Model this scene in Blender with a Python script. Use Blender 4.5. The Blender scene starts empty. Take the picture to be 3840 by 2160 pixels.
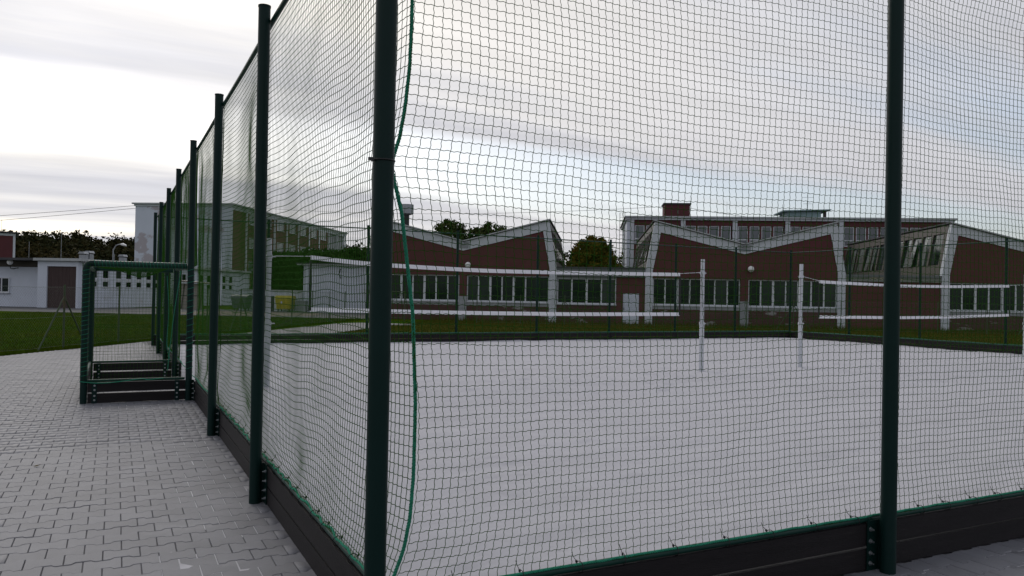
import bpy, math, random
import numpy as np
from mathutils import Matrix, Vector

random.seed(7)
rng = np.random.default_rng(11)
scene = bpy.context.scene
COL = scene.collection
R = math.radians

# ------------------------------------------------------------------ camera
CAM = Vector((-0.9655, -3.0738, 1.5918))
YAW, PITCH, ROLL = 0.4721, 0.0098, 0.0186
cam_data = bpy.data.cameras.new("camera")
cam = bpy.data.objects.new("camera", cam_data)
COL.objects.link(cam)
Fv = Vector((math.sin(YAW) * math.cos(PITCH), math.cos(YAW) * math.cos(PITCH), math.sin(PITCH)))
Rv = Vector((math.cos(YAW), -math.sin(YAW), 0))
Uv = Rv.cross(Fv)
Rc = Rv * math.cos(ROLL) + Uv * math.sin(ROLL)
Uc = Uv * math.cos(ROLL) - Rv * math.sin(ROLL)
m = Matrix((Rc, Uc, -Fv)).transposed().to_4x4()
m.translation = CAM
cam.matrix_world = m
cam_data.sensor_width = 36.0
cam_data.lens = 27.285
cam_data.clip_start = 0.05
cam_data.clip_end = 5000
scene.camera = cam

# ------------------------------------------------------------------ world and sun
SUN_HEAD, SUN_ELEV = R(-3.0), R(33.0)      # heading measured from +Y towards +X
SUN = Vector((math.sin(SUN_HEAD) * math.cos(SUN_ELEV), math.cos(SUN_HEAD) * math.cos(SUN_ELEV), math.sin(SUN_ELEV)))
world = bpy.data.worlds.new("World")
scene.world = world
world.use_nodes = True
nt = world.node_tree
nt.nodes.clear()


def N(tree, kind, **kw):
    nd = tree.nodes.new(kind)
    for k, v in kw.items():
        if k == "inp":
            for i, val in v.items():
                nd.inputs[i].default_value = val
        else:
            setattr(nd, k, v)
    return nd


def math_node(tree, op, a, b=None, c=None, clamp=False):
    nd = N(tree, "ShaderNodeMath", operation=op, use_clamp=clamp)
    for i, v in enumerate((a, b, c)):
        if v is None:
            continue
        if isinstance(v, (int, float)):
            nd.inputs[i].default_value = v
        else:
            tree.links.new(v, nd.inputs[i])
    return nd.outputs[0]


SKY_OFF = (3.1, 1.7, 0)


def build_world():
    L = nt.links.new
    out = N(nt, "ShaderNodeOutputWorld")
    sky = N(nt, "ShaderNodeTexSky", sky_type="NISHITA", sun_disc=False, sun_elevation=SUN_ELEV,
            sun_rotation=SUN_HEAD, air_density=1.0, dust_density=1.5, ozone_density=1.5)
    bg_sky = N(nt, "ShaderNodeBackground", inp={"Strength": 0.14})
    L(sky.outputs[0], bg_sky.inputs[0])
    tc = N(nt, "ShaderNodeTexCoord")
    nrm = N(nt, "ShaderNodeVectorMath", operation="NORMALIZE")
    L(tc.outputs["Generated"], nrm.inputs[0])
    sep = N(nt, "ShaderNodeSeparateXYZ")
    L(nrm.outputs[0], sep.inputs[0])
    z = math_node(nt, "ADD", math_node(nt, "MAXIMUM", sep.outputs[2], 0.0), 0.10)
    comb = N(nt, "ShaderNodeCombineXYZ")
    L(math_node(nt, "DIVIDE", sep.outputs[0], z), comb.inputs[0])
    L(math_node(nt, "DIVIDE", sep.outputs[1], z), comb.inputs[1])
    mp = N(nt, "ShaderNodeMapping")
    mp.inputs["Rotation"].default_value = (0, 0, R(27))
    mp.inputs["Scale"].default_value = (0.24, 1.15, 1)
    mp.inputs["Location"].default_value = SKY_OFF
    L(comb.outputs[0], mp.inputs[0])
    n1 = N(nt, "ShaderNodeTexNoise", inp={"Scale": 0.9, "Detail": 6.0, "Roughness": 0.52, "Distortion": 0.35})
    L(mp.outputs[0], n1.inputs["Vector"])
    n2 = N(nt, "ShaderNodeTexNoise", inp={"Scale": 0.55, "Detail": 5.0, "Roughness": 0.5})
    mp2 = N(nt, "ShaderNodeMapping")
    mp2.inputs["Location"].default_value = (9.3, 4.4, 2.0)
    L(mp.outputs[0], mp2.inputs[0])
    L(mp2.outputs[0], n2.inputs["Vector"])
    dot = N(nt, "ShaderNodeVectorMath", operation="DOT_PRODUCT")
    L(nrm.outputs[0], dot.inputs[0])
    dot.inputs[1].default_value = SUN
    cs = math_node(nt, "MAXIMUM", dot.outputs["Value"], 0.0)
    g1 = math_node(nt, "MULTIPLY", math_node(nt, "POWER", cs, 2.0), 0.33)
    g2 = math_node(nt, "MULTIPLY", math_node(nt, "POWER", cs, 12.0), 0.26)
    lum = math_node(nt, "ADD", math_node(nt, "ADD", g1, g2), 0.55)
    # darker underside of the thicker cloud bands
    mr = N(nt, "ShaderNodeMapRange", interpolation_type="SMOOTHSTEP",
           inp={"From Min": 0.42, "From Max": 0.62, "To Min": 1.05, "To Max": 0.85})
    L(n1.outputs[0], mr.inputs[0])
    n3 = N(nt, "ShaderNodeTexNoise", inp={"Scale": 3.2, "Detail": 5.0, "Roughness": 0.55, "Distortion": 0.5})
    L(mp.outputs[0], n3.inputs["Vector"])
    fine = math_node(nt, "ADD", math_node(nt, "MULTIPLY", math_node(nt, "SUBTRACT", n3.outputs[0], 0.5), 0.32), 1.0)
    lum = math_node(nt, "MULTIPLY", math_node(nt, "MULTIPLY", lum, fine), mr.outputs[0])
    tint = N(nt, "ShaderNodeMix", data_type="RGBA")
    tint.inputs["A"].default_value = (0.955, 0.962, 1.045, 1)
    tint.inputs["B"].default_value = (1.06, 1.01, 0.93, 1)
    lit = N(nt, "ShaderNodeMapRange", inp={"From Min": 0.42, "From Max": 0.62, "To Min": 1.0, "To Max": 0.15})
    L(n1.outputs[0], lit.inputs[0])
    L(math_node(nt, "MULTIPLY", math_node(nt, "POWER", cs, 3.0), lit.outputs[0]), tint.inputs["Factor"])
    vm = N(nt, "ShaderNodeVectorMath", operation="SCALE")
    L(tint.outputs["Result"], vm.inputs[0])
    L(lum, vm.inputs["Scale"])
    bg_cl = N(nt, "ShaderNodeBackground", inp={"Strength": 1.0})
    L(vm.outputs[0], bg_cl.inputs[0])
    cov = N(nt, "ShaderNodeMapRange", interpolation_type="SMOOTHSTEP",
            inp={"From Min": 0.36, "From Max": 0.50, "To Min": 0.52, "To Max": 1.0})
    L(n2.outputs[0], cov.inputs[0])
    mix = N(nt, "ShaderNodeMixShader")
    L(cov.outputs[0], mix.inputs[0])
    L(bg_sky.outputs[0], mix.inputs[1])
    L(bg_cl.outputs[0], mix.inputs[2])
    L(mix.outputs[0], out.inputs[0])


build_world()
sun_data = bpy.data.lights.new("sun", "SUN")
sun_data.energy = 0.6
sun_data.angle = R(25)
sun_data.color = (1.0, 0.95, 0.87)
sun = bpy.data.objects.new("sun", sun_data)
COL.objects.link(sun)
sun.rotation_euler = (-SUN).to_track_quat("-Z", "Y").to_euler()
vs = scene.view_settings
vs.view_transform = "Standard"
vs.look = "None"
vs.exposure = 0.0
vs.gamma = 1.0
vs.use_curve_mapping = False


# ------------------------------------------------------------------ materials
def mat(name, color, rough=0.7, vary=0.18, scale=4.0, bump=0.0, bump_scale=60.0, metallic=0.0, spec=0.5,
        spots=None, stretch=(1, 1, 1), coords="Object", tr=0.0):
    """principled material with two octaves of colour variation, optional bump and optional worn spots"""
    mt = bpy.data.materials.new(name)
    mt.use_nodes = True
    t = mt.node_tree
    b = t.nodes["Principled BSDF"]
    b.inputs["Roughness"].default_value = rough
    b.inputs["Metallic"].default_value = metallic
    b.inputs["Specular IOR Level"].default_value = spec
    if coords == "Position":
        tc = N(t, "ShaderNodeNewGeometry")
    else:
        tc = N(t, "ShaderNodeTexCoord")
    mp = N(t, "ShaderNodeMapping")
    mp.inputs["Scale"].default_value = stretch
    t.links.new(tc.outputs[coords], mp.inputs[0])
    n1 = N(t, "ShaderNodeTexNoise", inp={"Scale": scale, "Detail": 6.0, "Roughness": 0.62})
    t.links.new(mp.outputs[0], n1.inputs["Vector"])
    mr = N(t, "ShaderNodeMapRange", inp={"From Min": 0.25, "From Max": 0.75, "To Min": 1 - vary, "To Max": 1 + vary})
    t.links.new(n1.outputs[0], mr.inputs[0])
    vm = N(t, "ShaderNodeVectorMath", operation="SCALE")
    vm.inputs[0].default_value = color
    t.links.new(mr.outputs[0], vm.inputs["Scale"])
    last = vm.outputs[0]
    for sp in (spots or []):
        n2 = N(t, "ShaderNodeTexNoise", inp={"Scale": sp["scale"], "Detail": sp.get("detail", 4.0), "Roughness": 0.6})
        mp2 = N(t, "ShaderNodeMapping")
        mp2.inputs["Location"].default_value = (sp.get("seed", 3.0), 1.3, 5.1)
        mp2.inputs["Scale"].default_value = sp.get("stretch", (1, 1, 1))
        t.links.new(tc.outputs[coords], mp2.inputs[0])
        t.links.new(mp2.outputs[0], n2.inputs["Vector"])
        m2 = N(t, "ShaderNodeMapRange", inp={"From Min": sp["lo"], "From Max": sp["hi"], "To Min": 0.0, "To Max": sp.get("amt", 1.0)})
        t.links.new(n2.outputs[0], m2.inputs[0])
        mx = N(t, "ShaderNodeMix", data_type="RGBA")
        t.links.new(m2.outputs[0], mx.inputs["Factor"])
        t.links.new(last, mx.inputs["A"])
        mx.inputs["B"].default_value = (*sp["color"], 1)
        last = mx.outputs["Result"]
    t.links.new(last, b.inputs["Base Color"])
    if bump:
        n3 = N(t, "ShaderNodeTexNoise", inp={"Scale": bump_scale, "Detail": 4.0})
        t.links.new(mp.outputs[0], n3.inputs["Vector"])
        bp = N(t, "ShaderNodeBump", inp={"Strength": bump, "Distance": 0.02})
        t.links.new(n3.outputs[0], bp.inputs["Height"])
        t.links.new(bp.outputs[0], b.inputs["Normal"])
    return mt


M = {}
M["post"] = mat("green_post_paint", (0.0045, 0.021, 0.0185), 0.42, 0.12, 2.5, 0.02, 200, spec=0.16)
M["rail"] = mat("green_rail_paint", (0.006, 0.040, 0.030), 0.4, 0.12, 3, spec=0.3)
M["board"] = mat("dark_stained_board", (0.013, 0.011, 0.012), 0.6, 0.35, 3, 0.25, 40, stretch=(0.4, 6, 6), spec=0.22,
                 spots=[dict(scale=2.2, lo=0.62, hi=0.8, color=(0.05, 0.045, 0.04), amt=0.5, stretch=(1, 5, 5))])
M["net"] = mat("green_net_cord", (0.027, 0.092, 0.012), 0.85, 0.2, 12, spec=0.03)
M["rope"] = mat("braided_green_rope", (0.030, 0.24, 0.145), 0.75, 0.35, 60, spec=0.15)
M["tie"] = mat("black_cable_tie", (0.01, 0.01, 0.011), 0.4, 0.1)
M["bolt"] = mat("galvanised_bolt", (0.36, 0.38, 0.39), 0.4, 0.1, 30, metallic=0.9)
M["sand"] = mat("pale_sand", (0.498, 0.492, 0.522), 0.95, 0.05, 1.4, 0.6, 9,
                spots=[dict(scale=0.7, lo=0.5, hi=0.75, color=(0.42, 0.412, 0.435), amt=0.5, stretch=(1, 2.6, 1)),
                       dict(scale=3.1, lo=0.56, hi=0.72, color=(0.42, 0.412, 0.435), amt=0.55, stretch=(1, 3.0, 1), seed=8.0)])
M["paver"] = mat("concrete_paver", (0.186, 0.186, 0.203), 0.6, 0.16, 2.2, 0.25, 160, coords="Position",
                 spots=[dict(scale=1.1, lo=0.62, hi=0.8, color=(0.34, 0.335, 0.345), amt=0.55, detail=8.0),
                        dict(scale=5.0, lo=0.66, hi=0.8, color=(0.13, 0.125, 0.125), amt=0.45, seed=6.0)])
M["joint"] = mat("paver_joint_sand", (0.105, 0.102, 0.105), 0.95, 0.4, 2.0, 0.2, 90)
M["paving_far"] = mat("distant_paving", (0.235, 0.225, 0.23), 0.9, 0.12, 1.2)
M["grass"] = mat("mown_grass", (0.034, 0.082, 0.003), 0.95, 0.35, 1.6, 0.6, 30, spec=0.0,
                 spots=[dict(scale=0.22, lo=0.42, hi=0.68, color=(0.070, 0.070, 0.004), amt=0.7, detail=6.0),
                        dict(scale=3.0, lo=0.5, hi=0.75, color=(0.022, 0.040, 0.010), amt=0.6, seed=9.0)])
M["asphalt"] = mat("old_asphalt", (0.075, 0.075, 0.08), 0.9, 0.2, 0.6, 0.2, 30)
M["gravel"] = mat("tan_gravel_verge", (0.16, 0.135, 0.10), 0.95, 0.25, 0.8, 0.2, 30)
M["red"] = mat("oxblood_painted_wall", (0.096, 0.023, 0.027), 0.8, 0.16, 0.7, 0.12, 18,
               spots=[dict(scale=1.7, lo=0.725, hi=0.735, color=(0.48, 0.47, 0.47), amt=0.85, detail=7.0, stretch=(1, 1, 1.8)),
                      dict(scale=0.35, lo=0.5, hi=0.75, color=(0.085, 0.028, 0.030), amt=0.5, seed=7.0)])
M["redbase"] = mat("worn_oxblood_plinth", (0.075, 0.028, 0.028), 0.85, 0.2, 0.9, 0.15, 18,
                   spots=[dict(scale=0.9, lo=0.60, hi=0.64, color=(0.34, 0.33, 0.33), amt=0.8, detail=7.0, stretch=(0.6, 1, 2.2))])
M["white"] = mat("white_painted_render", (0.57, 0.60, 0.645), 0.8, 0.08, 0.8, 0.08, 20,
                 spots=[dict(scale=0.8, lo=0.58, hi=0.78, color=(0.44, 0.45, 0.46), amt=0.6, detail=6.0, stretch=(1, 1, 0.5))])
M["whitewall"] = mat("white_shed_render", (0.60, 0.64, 0.72), 0.85, 0.07, 0.5, 0.1, 12,
                     spots=[dict(scale=0.45, lo=0.63, hi=0.74, color=(0.42, 0.37, 0.36), amt=0.55, detail=8.0, stretch=(1, 1, 1.4))])
M["peel"] = mat("peeling_white_gable_render", (0.60, 0.64, 0.73), 0.85, 0.06, 0.4, 0.1, 12,
                spots=[dict(scale=0.30, lo=0.53, hi=0.565, color=(0.38, 0.32, 0.33), amt=0.75, detail=9.0, stretch=(1, 1, 1.5), seed=2.2)])
M["grey"] = mat("grey_render", (0.30, 0.31, 0.33), 0.85, 0.2, 1.4, 0.12, 16)
M["fascia"] = mat("grey_blue_fascia", (0.14, 0.15, 0.155), 0.7, 0.2, 1.0)
M["peelband"] = mat("flaking_roof_band", (0.20, 0.21, 0.19), 0.85, 0.25, 1.2, 0.2, 12,
                    spots=[dict(scale=0.9, lo=0.5, hi=0.56, color=(0.42, 0.36, 0.27), amt=0.9, detail=8.0, stretch=(0.5, 1, 2.5))])
M["roof"] = mat("dark_roof_felt", (0.065, 0.065, 0.07), 0.9, 0.25, 0.7)
M["flash"] = mat("pale_roof_edge", (0.42, 0.44, 0.45), 0.6, 0.18, 1.5)
M["wframe"] = mat("white_window_frame", (0.60, 0.62, 0.66), 0.55, 0.08, 3)
M["brown"] = mat("brown_metal_frame", (0.058, 0.048, 0.040), 0.6, 0.2, 1.5)
M["glass"] = mat("dark_window_glass", (0.006, 0.013, 0.011), 0.08, 0.5, 0.5, spec=0.22)
M["glass2"] = mat("curtained_window_glass", (0.028, 0.038, 0.034), 0.12, 0.5, 0.8, spec=0.25)
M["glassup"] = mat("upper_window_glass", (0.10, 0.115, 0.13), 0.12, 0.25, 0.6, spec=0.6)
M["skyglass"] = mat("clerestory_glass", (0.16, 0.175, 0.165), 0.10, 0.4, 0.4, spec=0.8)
M["brick"] = mat("brown_brick", (0.115, 0.058, 0.036), 0.85, 0.16, 0.5, 0.1, 14)
M["gatewood"] = mat("dark_brown_gate", (0.050, 0.028, 0.026), 0.7, 0.2, 2, stretch=(6, 1, 0.4))
M["globe"] = mat("opal_lamp_globe", (0.85, 0.85, 0.84), 0.35, 0.05)
M["blackmetal"] = mat("black_metal", (0.015, 0.015, 0.017), 0.5, 0.1)
M["galv"] = mat("galvanised_sheet", (0.34, 0.36, 0.38), 0.5, 0.15, 4, metallic=0.3)
M["teal"] = mat("weathered_teal_sheet", (0.27, 0.38, 0.40), 0.7, 0.12, 1)
M["alu"] = mat("brushed_aluminium_post", (0.56, 0.58, 0.62), 0.42, 0.1, 5, metallic=0.35)
M["tape"] = mat("white_net_tape", (0.80, 0.80, 0.84), 0.6, 0.04)
M["blacknet"] = mat("black_net_cord", (0.012, 0.012, 0.013), 0.7, 0.1)
M["wire"] = mat("galvanised_chain_link", (0.10, 0.13, 0.10), 0.6, 0.2, 6)
M["fpost"] = mat("olive_fence_post", (0.045, 0.07, 0.030), 0.7, 0.3, 3,
                 spots=[dict(scale=4, lo=0.6, hi=0.7, color=(0.11, 0.06, 0.03), amt=0.6)])
M["yellow"] = mat("yellow_plastic_bin", (0.50, 0.42, 0.015), 0.45, 0.1, 2)
M["darkbin"] = mat("grey_plastic_bin", (0.10, 0.115, 0.13), 0.5, 0.12, 2)
M["rubber"] = mat("black_rubber", (0.015, 0.015, 0.015), 0.8, 0.1)
M["bark"] = mat("tree_bark", (0.055, 0.043, 0.034), 0.9, 0.3, 3, 0.3, 20)
M["beige"] = mat("beige_sheet_wall", (0.26, 0.235, 0.20), 0.8, 0.12, 1)


def leaf_mat(name, c1, c2, scale=0.5):
    mt = bpy.data.materials.new(name)
    mt.use_nodes = True
    t = mt.node_tree
    b = t.nodes["Principled BSDF"]
    b.inputs["Roughness"].default_value = 0.8
    b.inputs["Specular IOR Level"].default_value = 0.02
    geo = N(t, "ShaderNodeNewGeometry")
    tc = N(t, "ShaderNodeTexCoord")
    n1 = N(t, "ShaderNodeTexNoise", inp={"Scale": scale, "Detail": 3.0})
    t.links.new(tc.outputs["Object"], n1.inputs["Vector"])
    f = math_node(t, "ADD", math_node(t, "MULTIPLY", geo.outputs["Random Per Island"], 0.5), math_node(t, "SUBTRACT", n1.outputs[0], 0.25), clamp=True)
    mx = N(t, "ShaderNodeMix", data_type="RGBA")
    mx.inputs["A"].default_value = (*c1, 1)
    mx.inputs["B"].default_value = (*c2, 1)
    t.links.new(f, mx.inputs["Factor"])
    t.links.new(mx.outputs["Result"], b.inputs["Base Color"])
    return mt


M["leaf_green"] = leaf_mat("green_leaves", (0.030, 0.055, 0.016), (0.085, 0.10, 0.028))
M["leaf_autumn"] = leaf_mat("autumn_leaves", (0.045, 0.066, 0.009), (0.17, 0.098, 0.014), 0.45)
M["leaf_hedge"] = leaf_mat("dark_hedge_leaves", (0.020, 0.046, 0.012), (0.045, 0.085, 0.018), 0.8)
M["leaf_wood"] = leaf_mat("mixed_wood_leaves", (0.013, 0.024, 0.011), (0.055, 0.040, 0.013), 0.035)
M["blades"] = leaf_mat("grass_blades", (0.028, 0.075, 0.002), (0.078, 0.098, 0.005), 0.25)


# ------------------------------------------------------------------ mesh helpers
class MB:
    def __init__(self):
        self.v, self.f, self.s = [], [], []

    def add(self, vs_, fs_, smooth=False):
        k = len(self.v)
        self.v += [tuple(p) for p in vs_]
        self.f += [tuple(i + k for i in f) for f in fs_]
        self.s += [smooth] * len(fs_)
        return self

    def box(self, x0, x1, y0, y1, z0, z1):
        vs_ = [(x0, y0, z0), (x1, y0, z0), (x1, y1, z0), (x0, y1, z0), (x0, y0, z1), (x1, y0, z1), (x1, y1, z1), (x0, y1, z1)]
        return self.add(vs_, [(0, 3, 2, 1), (4, 5, 6, 7), (0, 1, 5, 4), (1, 2, 6, 5), (2, 3, 7, 6), (3, 0, 4, 7)])

    def prism(self, poly, y0, y1):
        """polygon in (x, z) counter-clockwise seen from -y, extruded along y"""
        n = len(poly)
        vs_ = [(x, y0, z) for x, z in poly] + [(x, y1, z) for x, z in poly]
        fs_ = [tuple(range(n)), tuple(range(2 * n - 1, n - 1, -1))]
        fs_ += [(i, i + n, (i + 1) % n + n, (i + 1) % n) for i in range(n)]
        return self.add(vs_, fs_)

    def slab(self, poly, z0, z1):
        """polygon in (x, y) counter-clockwise from above"""
        n = len(poly)
        vs_ = [(x, y, z0) for x, y in poly] + [(x, y, z1) for x, y in poly]
        fs_ = [tuple(range(n - 1, -1, -1)), tuple(range(n, 2 * n))]
        fs_ += [(i, (i + 1) % n, (i + 1) % n + n, i + n) for i in range(n)]
        return self.add(vs_, fs_)

    def cyl(self, x, y, z0, z1, r, n=14, r1=None):
        r1 = r if r1 is None else r1
        vs_ = [(x + r * math.cos(2 * math.pi * i / n), y + r * math.sin(2 * math.pi * i / n), z0) for i in range(n)]
        vs_ += [(x + r1 * math.cos(2 * math.pi * i / n), y + r1 * math.sin(2 * math.pi * i / n), z1) for i in range(n)]
        self.add(vs_, [(i, (i + 1) % n, (i + 1) % n + n, i + n) for i in range(n)], True)
        self.add(vs_, [tuple(range(n - 1, -1, -1)), tuple(range(n, 2 * n))])
        return self

    def tube(self, pts, r, n=8, caps=True):
        pts = [Vector(p) for p in pts]
        k = len(pts)
        rs = r if isinstance(r, (list, tuple)) else [r] * k
        rings = []
        up = None
        for i, p in enumerate(pts):
            t = (pts[min(i + 1, k - 1)] - pts[max(i - 1, 0)]).normalized()
            if up is None:
                a = Vector((0, 0, 1)) if abs(t.z) < 0.9 else Vector((1, 0, 0))
                up = (a - t * a.dot(t)).normalized()
            else:
                up = (up - t * up.dot(t)).normalized()
            w = t.cross(up)
            rings.append([p + (up * math.cos(2 * math.pi * j / n) + w * math.sin(2 * math.pi * j / n)) * rs[i] for j in range(n)])
        vs_ = [q for rg in rings for q in rg]
        fs_ = [(i * n + j, i * n + (j + 1) % n, (i + 1) * n + (j + 1) % n, (i + 1) * n + j) for i in range(k - 1) for j in range(n)]
        self.add(vs_, fs_, True)
        if caps:
            self.add(vs_, [tuple(range(n - 1, -1, -1)), tuple(range((k - 1) * n, k * n))])
        return self

    def sphere(self, c, r, nu=14, nv=9):
        vs_ = []
        for j in range(nv + 1):
            th = math.pi * j / nv
            for i in range(nu):
                ph = 2 * math.pi * i / nu
                vs_.append((c[0] + r * math.sin(th) * math.cos(ph), c[1] + r * math.sin(th) * math.sin(ph), c[2] + r * math.cos(th)))
        fs_ = [(j * nu + i, (j + 1) * nu + i, (j + 1) * nu + (i + 1) % nu, j * nu + (i + 1) % nu) for j in range(nv) for i in range(nu)]
        return self.add(vs_, fs_, True)

    def mesh(self, name, material=None):
        me = bpy.data.meshes.new(name)
        me.from_pydata(self.v, [], self.f)
        me.polygons.foreach_set("use_smooth", self.s)
        if material is not None:
            me.materials.append(material)
        me.update()
        return me

    def build(self, name, material, parent=None, **props):
        return link(name, self.mesh(name, material), parent, **props)


def link(name, data, parent=None, loc=None, rot=None, **props):
    ob = bpy.data.objects.new(name, data)
    COL.objects.link(ob)
    if parent is not None:
        ob.parent = parent
    if loc is not None:
        ob.location = loc
    if rot is not None:
        ob.rotation_euler = rot
    for k, v in props.items():
        ob[k] = v
    return ob


def empty(name, label, cat, loc=(0, 0, 0), rz=0.0, group=None):
    ob = link(name, None, None, loc, (0, 0, rz), label=label, category=cat)
    ob.empty_display_size = 0.2
    if group:
        ob["group"] = group
    return ob


def np_mesh(name, verts, faces, material, smooth=False):
    """verts (n,3), faces (m,k) with equal corner count k"""
    verts = np.asarray(verts, np.float32)
    faces = np.asarray(faces, np.int32)
    k = faces.shape[1]
    me = bpy.data.meshes.new(name)
    me.vertices.add(len(verts))
    me.vertices.foreach_set("co", verts.ravel())
    me.loops.add(faces.size)
    me.loops.foreach_set("vertex_index", faces.ravel())
    me.polygons.add(len(faces))
    me.polygons.foreach_set("loop_start", np.arange(0, faces.size, k, dtype=np.int32))
    me.polygons.foreach_set("loop_total", np.full(len(faces), k, np.int32))
    me.polygons.foreach_set("use_smooth", np.full(len(faces), smooth, bool))
    me.materials.append(material)
    me.update(calc_edges=True)
    return me


def strings(polys, r, axis):
    """polys: list of (ns, npt, 3) arrays of strings running along 'axis'; returns verts, quads of 3-sided cords"""
    V, Q, k = [], [], 0
    for P, ax in zip(polys, axis):
        P = np.asarray(P, float)
        ns, npt = P.shape[:2]
        a = np.array([0, 2 * np.pi / 3, 4 * np.pi / 3]) + 0.3
        o = np.zeros((3, 3))
        o[:, (ax + 1) % 3] = np.cos(a) * r
        o[:, (ax + 2) % 3] = np.sin(a) * r
        vv = P[:, :, None, :] + o[None, None]
        V.append(vv.reshape(-1, 3))
        idx = np.arange(ns * npt * 3).reshape(ns, npt, 3) + k
        for j in range(3):
            j2 = (j + 1) % 3
            Q.append(np.stack([idx[:, :-1, j], idx[:, :-1, j2], idx[:, 1:, j2], idx[:, 1:, j]], -1).reshape(-1, 4))
        k += ns * npt * 3
    return np.concatenate(V), np.concatenate(Q)


def wavy(nodes, amp, perp, sub=3):
    """(ns, n, 3) knots -> S-shaped cords between knots"""
    a, b = nodes[:, :-1], nodes[:, 1:]
    out = []
    for s in range(sub):
        t = s / sub
        p = a * (1 - t) + b * t
        p = p + (math.sin(2 * math.pi * t) * amp) * np.asarray(perp)
        out.append(p)
    res = np.stack(out, 2).reshape(nodes.shape[0], -1, 3)
    return np.concatenate([res, nodes[:, -1:]], 1)


def snoise(u, v, seed, freq=1.0, octs=7):
    g = np.random.default_rng(seed)
    s = 0
    for i in range(octs):
        a = g.uniform(0, 2 * np.pi)
        f = freq * g.uniform(0.5, 2.0)
        s = s + np.sin((np.cos(a) * u + np.sin(a) * v) * f + g.uniform(0, 6.28))
    return s / math.sqrt(octs)


def twisted_rope(mb, pts, rad, step=0.008, strands=3, pitch=0.035, sides=5):
    P = np.array(pts, float)
    seg = np.linalg.norm(np.diff(P, axis=0), axis=1)
    L = np.concatenate([[0], np.cumsum(seg)])
    n = max(4, int(L[-1] / step))
    s = np.linspace(0, L[-1], n)
    Q = np.stack([np.interp(s, L, P[:, i]) for i in range(3)], 1)
    for _ in range(3):
        Q[1:-1] = (Q[:-2] + 2 * Q[1:-1] + Q[2:]) / 4
    T = np.gradient(Q, axis=0)
    T /= np.linalg.norm(T, axis=1)[:, None]
    ref = np.array([0.31, 0.52, 0.0]) if abs(T[:, 2]).mean() > 0.7 else np.array([0, 0, 1.0])
    A = ref - T * (T @ ref)[:, None]
    A /= np.linalg.norm(A, axis=1)[:, None]
    B = np.cross(T, A)
    for k in range(strands):
        ph = 2 * np.pi * (s / pitch + k / strands)
        S = Q + (A * np.cos(ph)[:, None] + B * np.sin(ph)[:, None]) * rad * 0.52
        mb.tube([tuple(p) for p in S], rad * 0.56, sides)
    return mb


def spline(pts, n):
    """Catmull-Rom through the points"""
    P = np.array([pts[0]] + list(pts) + [pts[-1]], float)
    out = []
    k = len(pts) - 1
    for i in range(k):
        p0, p1, p2, p3 = P[i:i + 4]
        for t in np.linspace(0, 1, n, endpoint=(i == k - 1)):
            out.append(0.5 * ((2 * p1) + (-p0 + p2) * t + (2 * p0 - 5 * p1 + 4 * p2 - p3) * t * t + (-p0 + 3 * p1 - 3 * p2 + p3) * t ** 3))
    return [tuple(p) for p in out]


# ------------------------------------------------------------------ the school grid (u along the halls, n away from us)
O2 = np.array([28.55, 35.65])
ANG = R(33)
DU = np.array([math.cos(ANG), -math.sin(ANG)])
DN = np.array([math.sin(ANG), math.cos(ANG)])


def W(u, n, z=0.0):
    p = O2 + DU * u + DN * n
    return (float(p[0]), float(p[1]), z)


def to_un(x, y):
    dx, dy = x - O2[0], y - O2[1]
    return dx * DU[0] + dy * DU[1], dx * DN[0] + dy * DN[1]


CX, CY = 24.65, 21.0          # court size
SP = 3.08                     # post spacing along x
EDGE_U = -17.1                # grass / paving edge on the left
PATH_U = -13.8

# ------------------------------------------------------------------ ground sheets
big = 1500
MB().add([(-big, -big, -0.035), (big, -big, -0.035), (big, big, -0.035), (-big, big, -0.035)], [(0, 1, 2, 3)]).build(
    "ground", M["grass"], kind="structure")

# bed of the pavement (what shows in the joints), beside the court and in front of it
e0 = W(EDGE_U, -60)
e1 = W(EDGE_U, -23.1)
bed = MB()
bed.slab([(-40, -12), (0.2, -12), (0.2, 21.6), (W(EDGE_U, -22.2)[0], W(EDGE_U, -22.2)[1]), (W(EDGE_U, -48)[0], W(EDGE_U, -48)[1]), (-40, -8)], -0.10, -0.0075)
bed.slab([(0.2, -12), (30, -12), (30, 0.2), (0.2, 0.2)], -0.10, -0.0075)
pavement = bed.build("pavement", M["joint"], kind="structure")

# one concrete "bone" paver, 200 x 165 mm, wide ends and a narrow waist
PL, PW, GAP = 0.20, 0.165, 0.0040


def paver_outline(inset):
    h, a = PL / 2 - inset, PW / 2 - inset
    k = 0.0135
    xs = [(-h, a + k), (-0.060, a + k), (-0.040, a - k), (0.040, a - k), (0.060, a + k), (h, a + k)]
    return [(-x, -y) for x, y in xs] + xs


def paver_mesh():
    o = paver_outline(GAP / 2)
    i = paver_outline(GAP / 2 + 0.0025)
    n = len(o)
    ctr = np.mean(o, 0)
    v = [(x, y, -0.03) for x, y in o] + [(x, y, -0.004) for x, y in o] + [(x, y, 0.0) for x, y in i]
    f = []
    area = sum(o[q][0] * o[(q + 1) % n][1] - o[(q + 1) % n][0] * o[q][1] for q in range(n))
    for q in range(n):
        r_ = (q + 1) % n
        for b_ in (0, n):
            fc = (b_ + q, b_ + r_, b_ + n + r_, b_ + n + q)
            f.append(fc if area > 0 else fc[::-1])
    # non-convex top: three quads/strips
    def t(*ix):
        fc = tuple(2 * n + q for q in ix)
        f.append(fc if area > 0 else fc[::-1])
    # order: bot0..5 (x from +h to -h, y negative), top reversed (x from +h ... )
    t(*range(n))
    return v, f


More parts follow.
